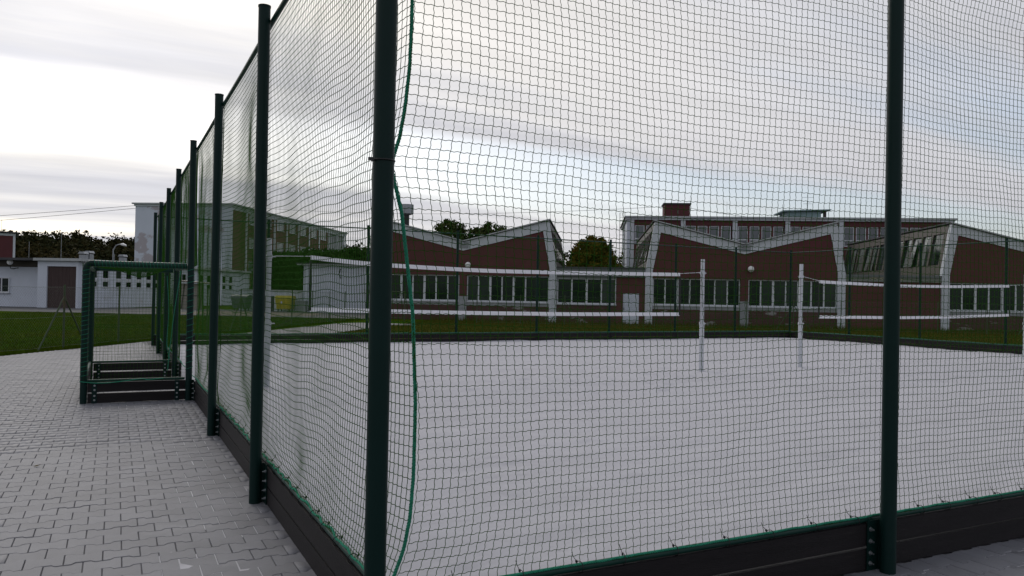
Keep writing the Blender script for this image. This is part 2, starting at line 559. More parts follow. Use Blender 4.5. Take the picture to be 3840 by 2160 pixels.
t_ = M["paver"].node_tree
b_ = t_.nodes["Principled BSDF"]
src = b_.inputs["Base Color"].links[0].from_socket
gi, oi = N(t_, "ShaderNodeNewGeometry"), N(t_, "ShaderNodeObjectInfo")
rnd = math_node(t_, "FRACT", math_node(t_, "ADD", gi.outputs["Random Per Island"], oi.outputs["Random"]))
vm_ = N(t_, "ShaderNodeVectorMath", operation="SCALE")
t_.links.new(src, vm_.inputs[0])
t_.links.new(math_node(t_, "ADD", math_node(t_, "MULTIPLY", rnd, 0.16), 0.92), vm_.inputs["Scale"])
t_.links.new(vm_.outputs[0], b_.inputs["Base Color"])
pv, pf = paver_mesh()
pv_np = np.array(pv)
pave_me = bpy.data.meshes.new("paver")
pave_me.from_pydata(pv, [], pf)
pave_me.materials.append(M["paver"])
pave_me.update()


def in_pave(x, y):
    u, n = to_un(x, y)
    a = (-6.6 < x < 0.16) and (-2.6 < y < 24) and u > EDGE_U + 0.12 and not (x > -0.2 and y > 21.2)
    b = (0.16 <= x < 8.5) and (-2.2 < y < 0.14)
    return a or b


spots = []
ny0, ny1 = int(-2.7 / PW), int(24 / PW)
for iy in range(ny0, ny1):
    off = 0.5 * (iy % 2)
    for ix in range(-36, 44):
        x, y = (ix + off) * PL, iy * PW
        if in_pave(x, y):
            # keep what the lens could see from about here
            dx, dy = x - CAM.x, y - CAM.y
            fw = dx * math.sin(YAW) + dy * math.cos(YAW)
            sd = dx * math.cos(YAW) - dy * math.sin(YAW)
            if fw > 0.8 and abs(sd) < fw * 0.86 + 1.2:
                vis = fw > 3.35 and abs(sd) < fw * 0.665
                hidden = (x > 0.02 and fw > 3.3 and x < 3.0)
                spots.append((0 if vis and not hidden else 1, math.hypot(dx, dy), x, y))
spots.sort()
tilt = lambda: random.gauss(0, 0.006)
for _, _, x, y in spots[:300]:
    link("paver", pave_me, pavement, (x, y, random.gauss(0, 0.0009)), (tilt(), tilt(), random.gauss(0, 0.006)))
rest = np.array([(x, y) for _, _, x, y in spots[300:]])
nv = len(pv)
ang = rng.normal(0, 0.006, len(rest))
VV = np.zeros((len(rest), nv, 3))
VV[:, :, 0] = pv_np[None, :, 0] * np.cos(ang)[:, None] - pv_np[None, :, 1] * np.sin(ang)[:, None] + rest[:, :1]
VV[:, :, 1] = pv_np[None, :, 0] * np.sin(ang)[:, None] + pv_np[None, :, 1] * np.cos(ang)[:, None] + rest[:, 1:]
VV[:, :, 2] = pv_np[None, :, 2] + rng.normal(0, 0.0012, (len(rest), 1)) + pv_np[None, :, 0] * rng.normal(0, 0.006, (len(rest), 1)) + pv_np[None, :, 1] * rng.normal(0, 0.006, (len(rest), 1))
me = bpy.data.meshes.new("pavers")
allv = VV.reshape(-1, 3)
quads = [f for f in pf if len(f) == 4]
ngon = [f for f in pf if len(f) > 4]
base = (np.arange(len(rest)) * nv)[:, None]
loops, starts, totals = [], [], []
pos = 0
for f in pf:
    arr = base + np.array(f)[None]
    loops.append(arr.ravel())
    starts.append(pos + np.arange(len(rest)) * len(f))
    totals.append(np.full(len(rest), len(f)))
    pos += arr.size
me.vertices.add(len(allv))
me.vertices.foreach_set("co", allv.astype(np.float32).ravel())
lp = np.concatenate(loops).astype(np.int32)
me.loops.add(len(lp))
me.loops.foreach_set("vertex_index", lp)
me.polygons.add(len(pf) * len(rest))
me.polygons.foreach_set("loop_start", np.concatenate(starts).astype(np.int32))
me.polygons.foreach_set("loop_total", np.concatenate(totals).astype(np.int32))
me.materials.append(M["paver"])
me.update(calc_edges=True)
link("pavers", me, pavement, kind="stuff")
# pavement beyond the reach of single pavers, out of the frame and further along the edge
# pale sand swept into the joints along the fence
sw = MB()
for (x, y, sx, sy) in [(-0.50, 1.35, 0.30, 0.80), (-0.22, 3.2, 0.3, 1.1), (-0.75, 8.4, 0.6, 0.5), (-0.22, 5.6, 0.25, 1.3), (-1.3, 6.6, 0.25, 0.5), (3.9, -0.25, 0.9, 0.3)]:
    ring = []
    for k in range(18):
        a_ = 2 * math.pi * k / 18
        q = random.uniform(0.75, 1.15)
        ring.append((x + sx * q * math.cos(a_), y + sy * q * math.sin(a_)))
    zz_ = -0.0024 if y < 2 and x < 0 else -0.0034
    sw.add([(px_, py_, zz_) for px_, py_ in ring], [tuple(range(18))])
M["swept"] = mat("pale_swept_sand", (0.52, 0.51, 0.53), 0.95, 0.3, 4)
sw.build("swept_sand", M["swept"], pavement, kind="stuff")

# paved walk behind the far fence
walk = MB()
walk.slab([(0.2, 21.35), (5.6, 21.35), W(PATH_U, -22.6)[:2], W(PATH_U, -9.7)[:2], W(-12.9, -9.5)[:2], W(-13.2, -8.0)[:2],
           W(-16.0, -7.9)[:2], W(-16.75, -9.2)[:2], W(-16.75, -26.0)[:2]], -0.10, -0.012)
walk.build("path", M["paving_far"], kind="structure")
rd = MB()
rd.slab([W(-95, -1.6)[:2], W(-18, -1.6)[:2], W(-18, 14)[:2], W(-95, 14)[:2]], -0.10, -0.026)
rd.build("road", M["asphalt"], kind="structure")
gv = MB()
gv.slab([W(-33, 0.8)[:2], W(-24.5, -0.6)[:2], W(-22.6, 3.0)[:2], W(-24, 8.8)[:2], W(-33, 8.2)[:2]], -0.06, -0.018)
gv.build("gravel_verge", M["gravel"], kind="structure")

lw = MB()
lw.slab([W(PATH_U + 0.02, -22.4)[:2], W(PATH_U + 0.02, -14)[:2], W(PATH_U + 0.02, -9.75)[:2], W(-12.85, -9.6)[:2], W(-13.1, -1.7)[:2], W(40, -1.7)[:2], (60, -5), (CX + 0.3, -5), (CX + 0.3, CY + 0.3), (5.75, CY + 0.3)][::-1], -0.08, -0.031)
M["drylawn"] = mat("dry_olive_lawn", (0.052, 0.058, 0.008), 0.95, 0.35, 1.2, 0.6, 30, spec=0.0,
                   spots=[dict(scale=0.5, lo=0.45, hi=0.65, color=(0.085, 0.066, 0.022), amt=0.7, detail=7.0),
                          dict(scale=2.4, lo=0.55, hi=0.75, color=(0.030, 0.052, 0.006), amt=0.7, seed=9.0)])
lw.build("lawn_strip", M["drylawn"], kind="structure")

# sand of the court, raked and trodden
NXs, NYs = 400, 340
gx, gy = np.meshgrid(np.linspace(0.10, CX - 0.10, NXs), np.linspace(0.10, CY - 0.10, NYs), indexing="ij")
gz = 0.022 + 0.008 * snoise(gx, gy, 5, 1.3, 9) + 0.006 * snoise(gx * 0.7, gy * 1.7, 6, 5.5, 9) + rng.normal(0, 0.0014, gx.shape)
sxs, sys_ = (CX - 0.2) / (NXs - 1), (CY - 0.2) / (NYs - 1)
for k in range(1500):
    fx = rng.uniform(0.4, CX - 0.4)
    fy = rng.normal(9.6, 1.5) if k < 1000 else rng.uniform(0.5, CY - 0.5)
    ix, iy = int((fx - 0.1) / sxs), int((fy - 0.1) / sys_)
    if not (5 < ix < NXs - 6 and 6 < iy < NYs - 7):
        continue
    sl = (slice(ix - 4, ix + 5), slice(iy - 5, iy + 6))
    a_ = rng.uniform(0, np.pi)
    ddx, ddy = gx[sl] - fx, gy[sl] - fy
    q1 = (ddx * np.cos(a_) + ddy * np.sin(a_)) / 0.15
    q2 = (-ddx * np.sin(a_) + ddy * np.cos(a_)) / 0.075
    rr2 = q1 ** 2 + q2 ** 2
    gz[sl] += rng.uniform(0.010, 0.022) * (-np.exp(-rr2 * 1.6) + 0.45 * np.exp(-(np.sqrt(rr2) - 1.35) ** 2 * 5))
gz += 0.03 * np.exp(-np.minimum(np.minimum(gx, CX - gx), np.minimum(gy, CY - gy)) / 0.22) * (0.6 + 0.4 * snoise(gx, gy, 15, 2.5))
pts = np.stack([gx, gy, gz], -1).reshape(-1, 3)
ii = np.arange(NXs * NYs).reshape(NXs, NYs)
qd = np.stack([ii[:-1, :-1], ii[1:, :-1], ii[1:, 1:], ii[:-1, 1:]], -1).reshape(-1, 4)
link("sand_court", np_mesh("sand_court", pts, qd, M["sand"], True), kind="structure")

# ------------------------------------------------------------------ fence round the court
H = 3.74
PR_ = 0.0445


def post_meshes():
    p = MB().cyl(0, 0, -0.05, H - 0.006, PR_, 20)
    cap = MB().cyl(0, 0, H - 0.006, H + 0.006, PR_ + 0.003, 20)
    br = {}
    for s in (-1, 1):
        b = MB()
        b.box(-0.004, 0.004, 0.035, 0.062, 0.0, 0.295)
        b.box(min(0, s * 0.10), max(0, s * 0.10), 0.062, 0.069, 0.0, 0.295)
        br[s] = b.mesh("bracket", M["post"])
    bo = MB()
    n = 6
    ring = [(0.010 * math.cos(2 * math.pi * i / n), 0.010 * math.sin(2 * math.pi * i / n)) for i in range(n)]
    bo.prism([(x * 1.45, z * 1.45) for x, z in ring], -0.003, 0.0)
    bo.prism(ring, -0.012, -0.0031)
    bo.prism([(x * 0.5, z * 0.5) for x, z in ring], -0.026, -0.0121)
    return p.mesh("post", M["post"]), cap.mesh("cap", M["post"]), br, bo.mesh("bolt", M["bolt"])


POST, CAP, BRK, BOLT = post_meshes()
TIE = MB().tube([(0.026 * math.cos(a), 0.0, 0.010 + 0.026 * math.sin(a)) for a in np.linspace(0, 2 * math.pi, 13)], 0.0022, 5)
TIE.box(0.022, 0.030, -0.004, 0.004, 0.022, 0.034)
TIE.tube([(0.026, 0, 0.03), (0.044, 0.004, 0.045), (0.05, 0.01, 0.068)], 0.0018, 4)
TIE = TIE.mesh("cable_tie", M["tie"])


def fence(label, loc, rz, posts, bays, flange, rail_lo=True, bolts=True, rail_z=H - 0.10):
    """local x runs along the fence, local y points into the court"""
    root = empty("court_fence", label, "fence", loc, rz, "net fences round the sand court")
    for x in posts:
        p = link("post", POST, root, (x, 0, 0), (random.gauss(0, 0.0012), random.gauss(0, 0.0012), 0))
        link("cap", CAP, p)
        link("bracket", BRK[flange], p)
        if bolts:
            for z in (0.045, 0.105, 0.175, 0.245):
                link("bolt", BOLT, p, (flange * 0.076, 0.062, z), (0, random.uniform(0, 1), 0))
    for (a, b) in bays:
        ln = b - a - 0.012
        for z0, z1 in ((0.004, 0.128), (0.141, 0.273)):
            bm = MB()
            w = 0.0015
            bm.prism([(0, 0), (ln, 0), (ln, z1 - z0), (0, z1 - z0)], 0, 0.038)
            ob = bm.build("board", M["board"], root)
            ob.location = (a + 0.006, 0.0705 + random.uniform(0, 0.004), z0)
            ob.rotation_euler = (random.gauss(0, 0.008), random.gauss(0, 0.0008), 0)
        if rail_lo:
            MB().tube([(a + 0.004, 0.098, 0.296), (b - 0.004, 0.098, 0.296)], 0.0195, 10).build("bottom_rail", M["rail"], root)
    for (a, b) in bays:
        MB().tube([(a, 0.055, rail_z), (a + (b - a) * 0.5, 0.055, rail_z - 0.008), (b, 0.055, rail_z)], 0.019, 10).build("top_rail", M["rail"], root)
    return root


near_posts = [0, 3.13] + [i * SP for i in range(2, 9)]
fence_near = fence("net fence with two thick dark green posts closest to the viewer, on the right", (0, 0, 0), 0, near_posts,
                   [(i * SP, (i + 1) * SP) for i in range(8)], -1, rail_z=H - 0.01)
left_posts = [0, 3, 6, 9, 12, 15, 18]
fence_left = fence("net fence receding along the paving to the left with the goal set in it", (0, CY, 0), R(-90), left_posts,
                   [(0, 3), (3, 6), (6, 9), (12, 15), (15, 18), (18, 21)], 1)
fence_far = fence("far net fence across the court in front of the red halls", (CX, CY, 0), R(180), [i * SP for i in range(0, 8)],
                  [(i * SP, (i + 1) * SP) for i in range(8)], -1)
fence_right = fence("net fence closing the right side of the court, running back to the far corner", (CX, 0, 0), R(90), [3, 6, 9, 12, 15, 18],
                    [(i * 3, i * 3 + 3) for i in range(7)], -1)
# rail over the goal mouth
MB().tube([(9, 0.055, H - 0.10), (12, 0.055, H - 0.10)], 0.019, 10).build("top_rail", M["rail"], fence_left)
MB().tube([(9, 0.0, 1.94), (12, 0.0, 1.94)], 0.03, 12).build("goal_mouth_bar", M["rail"], fence_left)

# --- nets -----------------------------------------------------------------
CELL = 0.0438
Z0, Z1 = 0.318, H - 0.11
NZ = int((Z1 - Z0) / CELL)
zs = np.linspace(Z0, Z1, NZ + 1)
rope_z = [0.25, 0.30, 0.38, 0.50, 0.63, 0.81, 1.0, 1.13, 1.5, 1.94, 2.0, 2.11, 2.16, 2.25, 2.38, 2.56, 2.74, 2.87, 3.3, 3.7]
rope_x = [0.08, 0.09, 0.12, 0.165, 0.19, 0.202, 0.204, 0.204, 0.185, 0.125, 0.108, 0.079, 0.079, 0.108, 0.130, 0.148, 0.153, 0.154, 0.13, 0.09]
cord_rad = 0.0017


def corner_x(z):
    return np.interp(z, rope_z, rope_x) - 0.009


# near net: strings in world axes (fence_near has an identity transform)
xi = np.arange(0, int(6.2 / CELL) + 1) * CELL
zn = np.append(zs, [zs[-1] + CELL, zs[-1] + 2 * CELL])
XI, ZZ = np.meshgrid(xi, zn, indexing="ij")
cxz = corner_x(ZZ)
bay = np.abs(np.sin(np.pi * XI / SP))
X = 0.15 + XI * 0.985 + (cxz - 0.15) * np.exp(-XI / 0.55) + 0.010 * snoise(XI, ZZ, 21, 3.0) + 0.004 * snoise(XI, ZZ, 22, 11.0)
edge = np.minimum(1, np.minimum((ZZ - Z0) / 0.25, (Z1 + 0.09 - ZZ) / 0.25)).clip(0, 1)
Y = 0.080 - 0.02 * (ZZ - Z0) / (Z1 - Z0) + edge * (0.018 * snoise(XI, ZZ, 23, 2.0) + 0.03 * bay) + 0.0 * XI
Zc = ZZ + edge * (0.010 * snoise(XI, ZZ, 24, 2.4) - 0.014 * bay) + 0.003 * snoise(XI, ZZ, 25, 12.0)
Zc[:, 0] = Z0 - 0.004 + 0.006 * np.sin(XI[:, 0] * 9)
nod = np.stack([X, Y, Zc], -1)
cols = wavy(nod, 0.0026, (1, 0, 0))
rows = wavy(nod.transpose(1, 0, 2), -0.0027, (0, 0, 1))
v_, q_ = strings([cols, rows], cord_rad, [2, 0])
link("net", np_mesh("net", v_, q_, M["net"]), fence_near, kind="stuff")
kn = nod.reshape(-1, 3)
od = np.array([(1, 0, 0), (-1, 0, 0), (0, 1, 0), (0, -1, 0), (0, 0, 1), (0, 0, -1)]) * 0.0029
of = np.array([(0, 2, 4), (2, 1, 4), (1, 3, 4), (3, 0, 4), (2, 0, 5), (1, 2, 5), (3, 1, 5), (0, 3, 5)])
v_ = (kn[:, None] + od[None]).reshape(-1, 3)
q_ = (np.arange(len(kn))[:, None, None] * 6 + of[None]).reshape(-1, 3)
link("net_knots", np_mesh("net_knots", v_, q_, M["net"]), fence_near, kind="stuff")
# the rest of that side, straight cords
xr_ = np.arange(6.2, CX, CELL)
c1 = np.stack([np.stack([xr_, np.full_like(xr_, 0.075), np.full_like(xr_, z)], -1) for z in (Z0, Z1)], 1)
r1 = np.stack([np.stack([np.full_like(zs, x), np.full_like(zs, 0.075), zs], -1) for x in (6.2, CX)], 1)
v_, q_ = strings([c1, r1], cord_rad, [2, 0])
link("net", np_mesh("net", v_, q_, M["net"]), fence_near, kind="stuff")


def left_to_local(P):
    out = P.copy()
    out[..., 0] = CY - P[..., 1]
    out[..., 1] = P[..., 0]
    return out


def left_nodes(y0, y1, cell, slack, seed):
    ys = np.arange(y0, y1 + cell * 0.5, cell)
    YY, Z_ = np.meshgrid(ys, zs, indexing="ij")
    b = np.abs(np.sin(np.pi * YY / 3))
    low = np.exp(-((Z_ - Z0) / 0.8))
    ed = np.minimum(1, np.minimum((Z_ - Z0) / 0.2, (Z1 - Z_) / 0.3)).clip(0, 1)
    X_ = 0.080 - 0.02 * (Z_ - Z0) / (Z1 - Z0) + ed * (slack * 0.022 * snoise(YY, Z_, seed, 1.8) + slack * 0.05 * b + slack * 0.012 * snoise(YY * 1.4, Z_ * 0.7, seed + 1, 5.5) * (0.3 + 1.2 * low))
    Yn = YY + ed * slack * (0.013 * snoise(YY, Z_, seed + 2, 3.0) + 0.005 * snoise(YY, Z_, seed + 3, 8.0)) + slack * low * 0.035 * np.sin(2 * np.pi * YY / 3) * ed
    Zn = Z_ + ed * slack * (0.017 * snoise(YY, Z_, seed + 4, 1.7) + 0.010 * snoise(YY, Z_, seed + 5, 8.0)) - slack * 0.11 * low * ed * (0.5 - 0.5 * np.cos(2 * np.pi * YY / 1.5)) * 0.6
    # hang from the corner rope at the near end
    wgt = np.exp(-(YY - 0.095) / 0.35)
    X_ = X_ * (1 - wgt) + corner_x(Z_) * wgt
    Zn[:, 0] = Z0
    return np.stack([X_, Yn, Zn], -1)


nd = left_nodes(0.095, 6.0, CELL * 0.93, 0.7, 41)
cols = wavy(nd, 0.0022, (0, 1, 0))
rows = wavy(nd.transpose(1, 0, 2), 0.0024, (0, 0, 1))
v_, q_ = strings([left_to_local(cols), left_to_local(rows)], 0.0019, [2, 0])
link("net", np_mesh("net", v_, q_, M["net"]), fence_left, kind="stuff")
for (a, b, sd) in ((6.0, 9.0, 61), (9.0, 12.0, 71), (12.0, 20.95, 81)):
    nd = left_nodes(a, b, CELL * 0.95, 0.6, sd)
    nd = left_to_local(nd)
    jj = int((1.95 - Z0) / CELL) if a == 9.0 else 0
    nd = nd[:, jj:]
    v_, q_ = strings([nd, nd.transpose(1, 0, 2)], 0.0020, [2, 0])
    link("net", np_mesh("net", v_, q_, M["net"]), fence_left, kind="stuff")


def straight_net(parent, x0, x1, y, z0, z1, cell=0.045, rad=0.0011):
    xa = np.arange(x0, x1, cell)
    za = np.arange(z0, z1, cell)
    kx = np.linspace(x0, x1, 33)
    kz = np.linspace(z0, z1, 9)
    bx = lambda x: 0.03 * np.abs(np.sin(np.pi * x / 3.08))
    c = np.stack([np.stack([xa + 0.012 * math.sin(7 * z), y + bx(xa), np.full_like(xa, z)], -1) for z in kz], 1)
    r_ = np.stack([np.stack([np.full_like(za, x), np.full_like(za, y) + bx(x), za - 0.01 * math.sin(3 * x)], -1) for x in kx], 1)
    v_, q_ = strings([c, r_], rad, [2, 0])
    link("net", np_mesh("net", v_, q_, M["net"]), parent, kind="stuff")


straight_net(fence_far, 0.1, CX - 0.1, 0.075, Z0, Z1)
straight_net(fence_right, 0.1, CY - 0.1, 0.075, Z0, Z1)

# ropes: the corner rope hanging inside the nearest post and the ropes lashed along the bottom rails
cr = [(float(corner_x(z)), 0.095, z) for z in np.linspace(0.33, 3.66, 120)]
twisted_rope(MB(), cr, 0.0088, 0.008, 3, 0.04).build("corner_rope", M["rope"], fence_near)
tie_z = 2.135
MB().tube([(0.0475 * math.cos(a), 0.0475 * math.sin(a), tie_z) for a in np.linspace(0, 2 * math.pi, 25)], 0.0035, 6).build("post_strap", M["tie"], fence_near)
MB().box(-0.068, -0.046, -0.026, -0.012, tie_z - 0.006, tie_z + 0.006).tube([(0.045, 0.01, tie_z), (0.068, 0.07, tie_z), (0.072, 0.098, tie_z + 0.004)], 0.003, 5).build("strap_end", M["tie"], fence_near)


def lashed_rope(parent, x0, x1, loose, seed):
    g = random.Random(seed)
    pts, ties = [], []
    x = x0
    while x < x1:
        stp = 0.30 + g.uniform(-0.05, 0.05)
        ties.append(x)
        pts.append((x, 0.078, 0.316))
        for t in (0.25, 0.5, 0.75):
            b = math.sin(math.pi * t)
            pts.append((x + stp * t, 0.078 + loose * b * g.uniform(0.0, 0.05), 0.316 + loose * b * g.uniform(0.006, 0.05) - 0.004 * b))
        x += stp
    pts = spline(pts, 6)
    twisted_rope(MB(), pts, 0.0070, 0.010, 3, 0.04).build("bottom_rope", M["rope"], parent)
    for t in ties:
        link("cable_tie", TIE, parent, (t, 0.088, 0.291), (0, 0, R(90) + g.uniform(-0.4, 0.4)))


lashed_rope(fence_near, 0.12, 6.1, 0.12, 3)
lashed_rope(fence_left, 15.05, 20.85, 0.45, 4)
MB().tube(spline([(0.3 + i * 0.5, 0.08, 0.322 + 0.012 * math.sin(i * 1.9)) for i in range(29)], 4), 0.007, 5).build("bottom_rope", M["rope"], fence_left)
MB().tube(spline([(0.2 + i * 0.6, 0.08, 0.32 + 0.006 * math.sin(i * 2.3)) for i in range(41)], 3), 0.007, 5).build("bottom_rope", M["rope"], fence_far)
MB().tube(spline([(0.2 + i * 0.6, 0.08, 0.32 + 0.006 * math.sin(i * 2.1)) for i in range(35)], 3), 0.007, 5).build("bottom_rope", M["rope"], fence_right)

# ------------------------------------------------------------------ goal bay on the left
GX, GY0, GY1, GH = -1.33, 9.08, 12.15, 1.93
goal = empty("goal", "green tube goal bay with net and dark boards standing out onto the paving", "goal", (GX, GY0, 0))
dx, dy = -GX - 0.05, GY1 - GY0
for y in (0, dy):
    c = 0.07
    arc = [(c - c * math.cos(a), y, GH - c + c * math.sin(a)) for a in np.linspace(0, math.pi / 2, 6)]
    MB().tube([(0, y, -0.03), (0, y, GH - c - 0.01)] + arc + [(0.1, y, GH)], 0.044, 14).build("post", M["post"], goal)
    MB().tube([(0.1, y, GH), (dx, y, GH)], 0.0425, 14).build("crossbar", M["rail"], goal)
MB().tube([(0.02, 0.05, GH - 0.035), (0.02, dy - 0.05, GH - 0.035)], 0.03, 12).build("rear_bar", M["rail"], goal)
for (y, sgn) in ((0.0, 1), (dy, 1)):
    for z0, z1 in ((0.005, 0.135), (0.155, 0.285)):
        MB().prism([(0.05, z0), (dx + 0.01, z0), (dx + 0.01, z1), (0.05, z1)], y - 0.02, y + 0.02).build("board", M["board"], goal)
    MB().tube([(0.045, y, 0.31), (dx, y, 0.31)], 0.02, 10).build("rail", M["rail"], goal)
    for x in (0.135, dx - 0.10):
        MB().box(x - 0.035 if x < 0.5 else x - 0.03, x + 0.03, y - 0.0265, y - 0.0205, 0.0, 0.29).build("bracket", M["post"], goal)
        for z in (0.045, 0.105, 0.185, 0.245):
            link("bolt", BOLT, goal, (x, y - 0.0265, z))
for z0, z1 in ((0.005, 0.135), (0.155, 0.285)):
    MB().box(-0.02, 0.02, 0.055, dy - 0.055, z0, z1).build("board", M["board"], goal)
MB().tube([(0, 0.05, 0.31), (0, dy - 0.05, 0.31)], 0.02, 10).build("rail", M["rail"], goal)


def panel_net(o, e1, n1, e2, n2, sag, seed):
    a, b = np.meshgrid(np.linspace(0, 1, n1), np.linspace(0, 1, n2), indexing="ij")
    o, e1, e2 = map(np.array, (o, e1, e2))
    nrm = np.cross(e1, e2)
    nrm = nrm / np.linalg.norm(nrm)
    bulge = sag * np.sin(np.pi * a) * np.sin(np.pi * b) * (1 + 0.5 * snoise(a * 3, b * 3, seed, 2.0))
    wob = 0.01 * np.sin(np.pi * a) * np.sin(np.pi * b)
    P = o + a[..., None] * e1 + b[..., None] * e2 + bulge[..., None] * nrm
    P = P + wob[..., None] * snoise(a * 6, b * 6, seed + 1, 3.0)[..., None] * (e1 / np.linalg.norm(e1))
    return P


gv_, gq_ = [], []
k0 = 0
for (o_, e1, e2, ax, sag) in [((0, -0.045, 0.3), (dx, 0, 0), (0, 0, GH - 0.3), (2, 0), 0.02),
                              ((0, dy + 0.045, 0.3), (dx, 0, 0), (0, 0, GH - 0.3), (2, 0), -0.02),
                              ((-0.045, 0, 0.3), (0, dy, 0), (0, 0, GH - 0.3), (2, 1), 0.03),
                              ((0, 0, GH + 0.03), (dx, 0, 0), (0, dy, 0), (1, 0), -0.12)]:
    n1 = int(np.linalg.norm(e1) / 0.046) + 1
    n2 = int(np.linalg.norm(e2) / 0.046) + 1
    P = panel_net(o_, e1, n1, e2, n2, sag, 90 + len(gv_))
    v_, q_ = strings([P, P.transpose(1, 0, 2)], 0.00135, ax)
    gv_.append(v_)
    gq_.append(q_ + k0)
    k0 += len(v_)
link("net", np_mesh("net", np.concatenate(gv_), np.concatenate(gq_), M["net"]), goal, kind="stuff")


def lashing(x, y, z0, z1, r, turns, axis="z"):
    pts = []
    for i in range(turns * 10 + 1):
        a = 2 * math.pi * i / 10
        t = i / (turns * 10)
        if axis == "z":
            pts.append((x + r * math.cos(a), y + r * math.sin(a), z0 + (z1 - z0) * t))
        else:
            pts.append((z0 + (z1 - z0) * t, x + r * math.cos(a), y + r * math.sin(a)))
    return pts


MB().tube(lashing(0, 0, 0.34, GH - 0.08, 0.049, 24), 0.003, 4).tube(lashing(0, GH, 0.08, dx, 0.048, 26, "x"), 0.003, 4).build("lashing", M["rope"], goal)
MB().tube(lashing(dx + 0.05, -0.08, 0.4, 1.9, 0.05, 17), 0.003, 4).build("lashing", M["rope"], goal)
MB().tube(spline([(-0.05, -0.05, 0.31), (0.12, -0.05, 0.285), (0.30, -0.05, 0.282), (0.5, -0.05, 0.30), (0.72, -0.05, 0.325), (0.8, -0.045, 0.31), (1.0, -0.04, 0.325)], 6), 0.006, 5).build("loose_rope", M["rope"], goal)
MB().tube(spline([(dx, 1.2, GH - 0.05), (dx - 0.04, 1.9, 1.2), (dx - 0.05, 2.4, 0.72), (dx - 0.06, 2.55, 0.55), (dx - 0.08, 2.6, 0.18)], 6), 0.006, 5).build("loose_rope", M["rope"], goal)
MB().tube(spline([(dx - 0.1, dy - 0.05, GH - 0.1), (dx - 0.06, dy - 0.06, 1.2), (dx - 0.08, dy - 0.06, 0.6), (dx - 0.02, dy - 0.06, 0.34)], 6), 0.005, 5).build("loose_rope", M["rope"], goal)

# ------------------------------------------------------------------ volleyball posts and nets
VY = 10.1


def volley_post(x, label, lean=0.0):
    t = empty("volleyball_post", label, "net post", (x, VY, 0), 0, "volleyball posts in the sand")
    t.rotation_euler = (0, R(lean), 0)
    MB().cyl(0, 0, -0.2, 1.05, 0.052, 16).build("sleeve", M["alu"], t)
    MB().cyl(0, 0, 1.05, 2.46, 0.043, 16).build("upper_tube", M["alu"], t)
    MB().cyl(0, 0, 1.03, 1.09, 0.060, 16).tube([(0.05, 0, 1.06), (0.11, 0, 1.06)], 0.009, 6).build("clamp", M["alu"], t)
    MB().cyl(0, 0, 2.13, 2.19, 0.054, 16).tube([(-0.10, 0, 2.16), (0.10, 0, 2.16)], 0.008, 6).build("pulley_collar", M["alu"], t)
    MB().tube([(-0.06, -0.03, 2.15), (-0.07, -0.04, 1.3), (-0.062, -0.03, 1.05)], 0.004, 4).build("winch_cord", M["blacknet"], t)
    return t


volley_post(1.27, "pale aluminium volleyball post seen just beside the second nearest green fence post")
volley_post(10.42, "pale aluminium volleyball post left of the pair in the middle of the sand")
volley_post(13.40, "pale aluminium volleyball post right of the pair in the middle of the sand")
volley_post(22.35, "pale aluminium volleyball post cut by the right edge of the picture")


def volley_net(label, xa, xb, top, bot, tx):
    """top / bot: list of (x, z) centre lines of the tapes"""
    t = empty("volleyball_net", label, "volleyball net", (0, VY, 0), 0, "volleyball nets over the sand")
    X_ = np.linspace(tx[0], tx[1], 40)
    zt = np.interp(X_, [p[0] for p in top], [p[1] for p in top])
    zb = np.interp(X_, [p[0] for p in bot], [p[1] for p in bot])
    for _ in range(6):
        zt[1:-1] = (zt[:-2] + zt[2:] + 2 * zt[1:-1]) / 4
        zb[1:-1] = (zb[:-2] + zb[2:] + 2 * zb[1:-1]) / 4
    for nm, z in (("top_tape", zt), ("bottom_tape", zb)):
        b = MB()
        vs_, fs_ = [], []
        for i, x in enumerate(X_):
            y = 0.008 * math.sin(i * 0.7)
            vs_ += [(x, y - 0.006, z[i] - 0.036), (x, y + 0.006, z[i] - 0.036), (x, y + 0.006, z[i] + 0.036), (x, y - 0.006, z[i] + 0.036)]
        for i in range(39):
            for j in range(4):
                fs_.append((4 * i + j, 4 * i + (j + 1) % 4, 4 * i + 4 + (j + 1) % 4, 4 * i + 4 + j))
        fs_ += [(3, 2, 1, 0), tuple(156 + q for q in range(4))]
        b.add(vs_, [f[::-1] for f in fs_])
        b.build(nm, M["tape"], t)
    for i in (0, 39):
        MB().box(X_[i] - 0.02, X_[i] + 0.02, -0.008, 0.008, zb[i] - 0.02, zt[i] - 0.037).build("side_band", M["blacknet"], t)
    xs = np.arange(tx[0], tx[1], 0.10)
    c = np.stack([np.stack([xs, 0 * xs, np.interp(xs, X_, zb)], -1), np.stack([xs, 0 * xs, np.interp(xs, X_, zt)], -1)], 1)
    ks = np.linspace(0, 1, 10)[1:-1]
    r_ = np.stack([np.stack([X_, 0 * X_, zb + (zt - zb) * k], -1) for k in ks])
    v_, q_ = strings([c, r_], 0.0008, [2, 0])
    link("mesh", np_mesh("mesh", v_, q_, M["blacknet"]), t, kind="stuff")
    cord = MB()
    cord.tube([(xa + 0.05, 0, 2.17), (tx[0], 0, zt[0] + 0.02)], 0.006, 5).tube([(xb - 0.05, 0, 2.17), (tx[1], 0, zt[-1] + 0.02)], 0.006, 5)
    cord.build("tension_cord", M["wframe"], t)
    cord = MB()
    cord.tube([(xa + 0.05, 0, 0.95), (tx[0], 0, zb[0])], 0.004, 5).tube([(tx[1], 0, zb[-1]), (tx[1] + 0.14, 0, zb[-1] - 0.02)], 0.004, 5)
    cord.build("lower_cord", M["blacknet"], t)


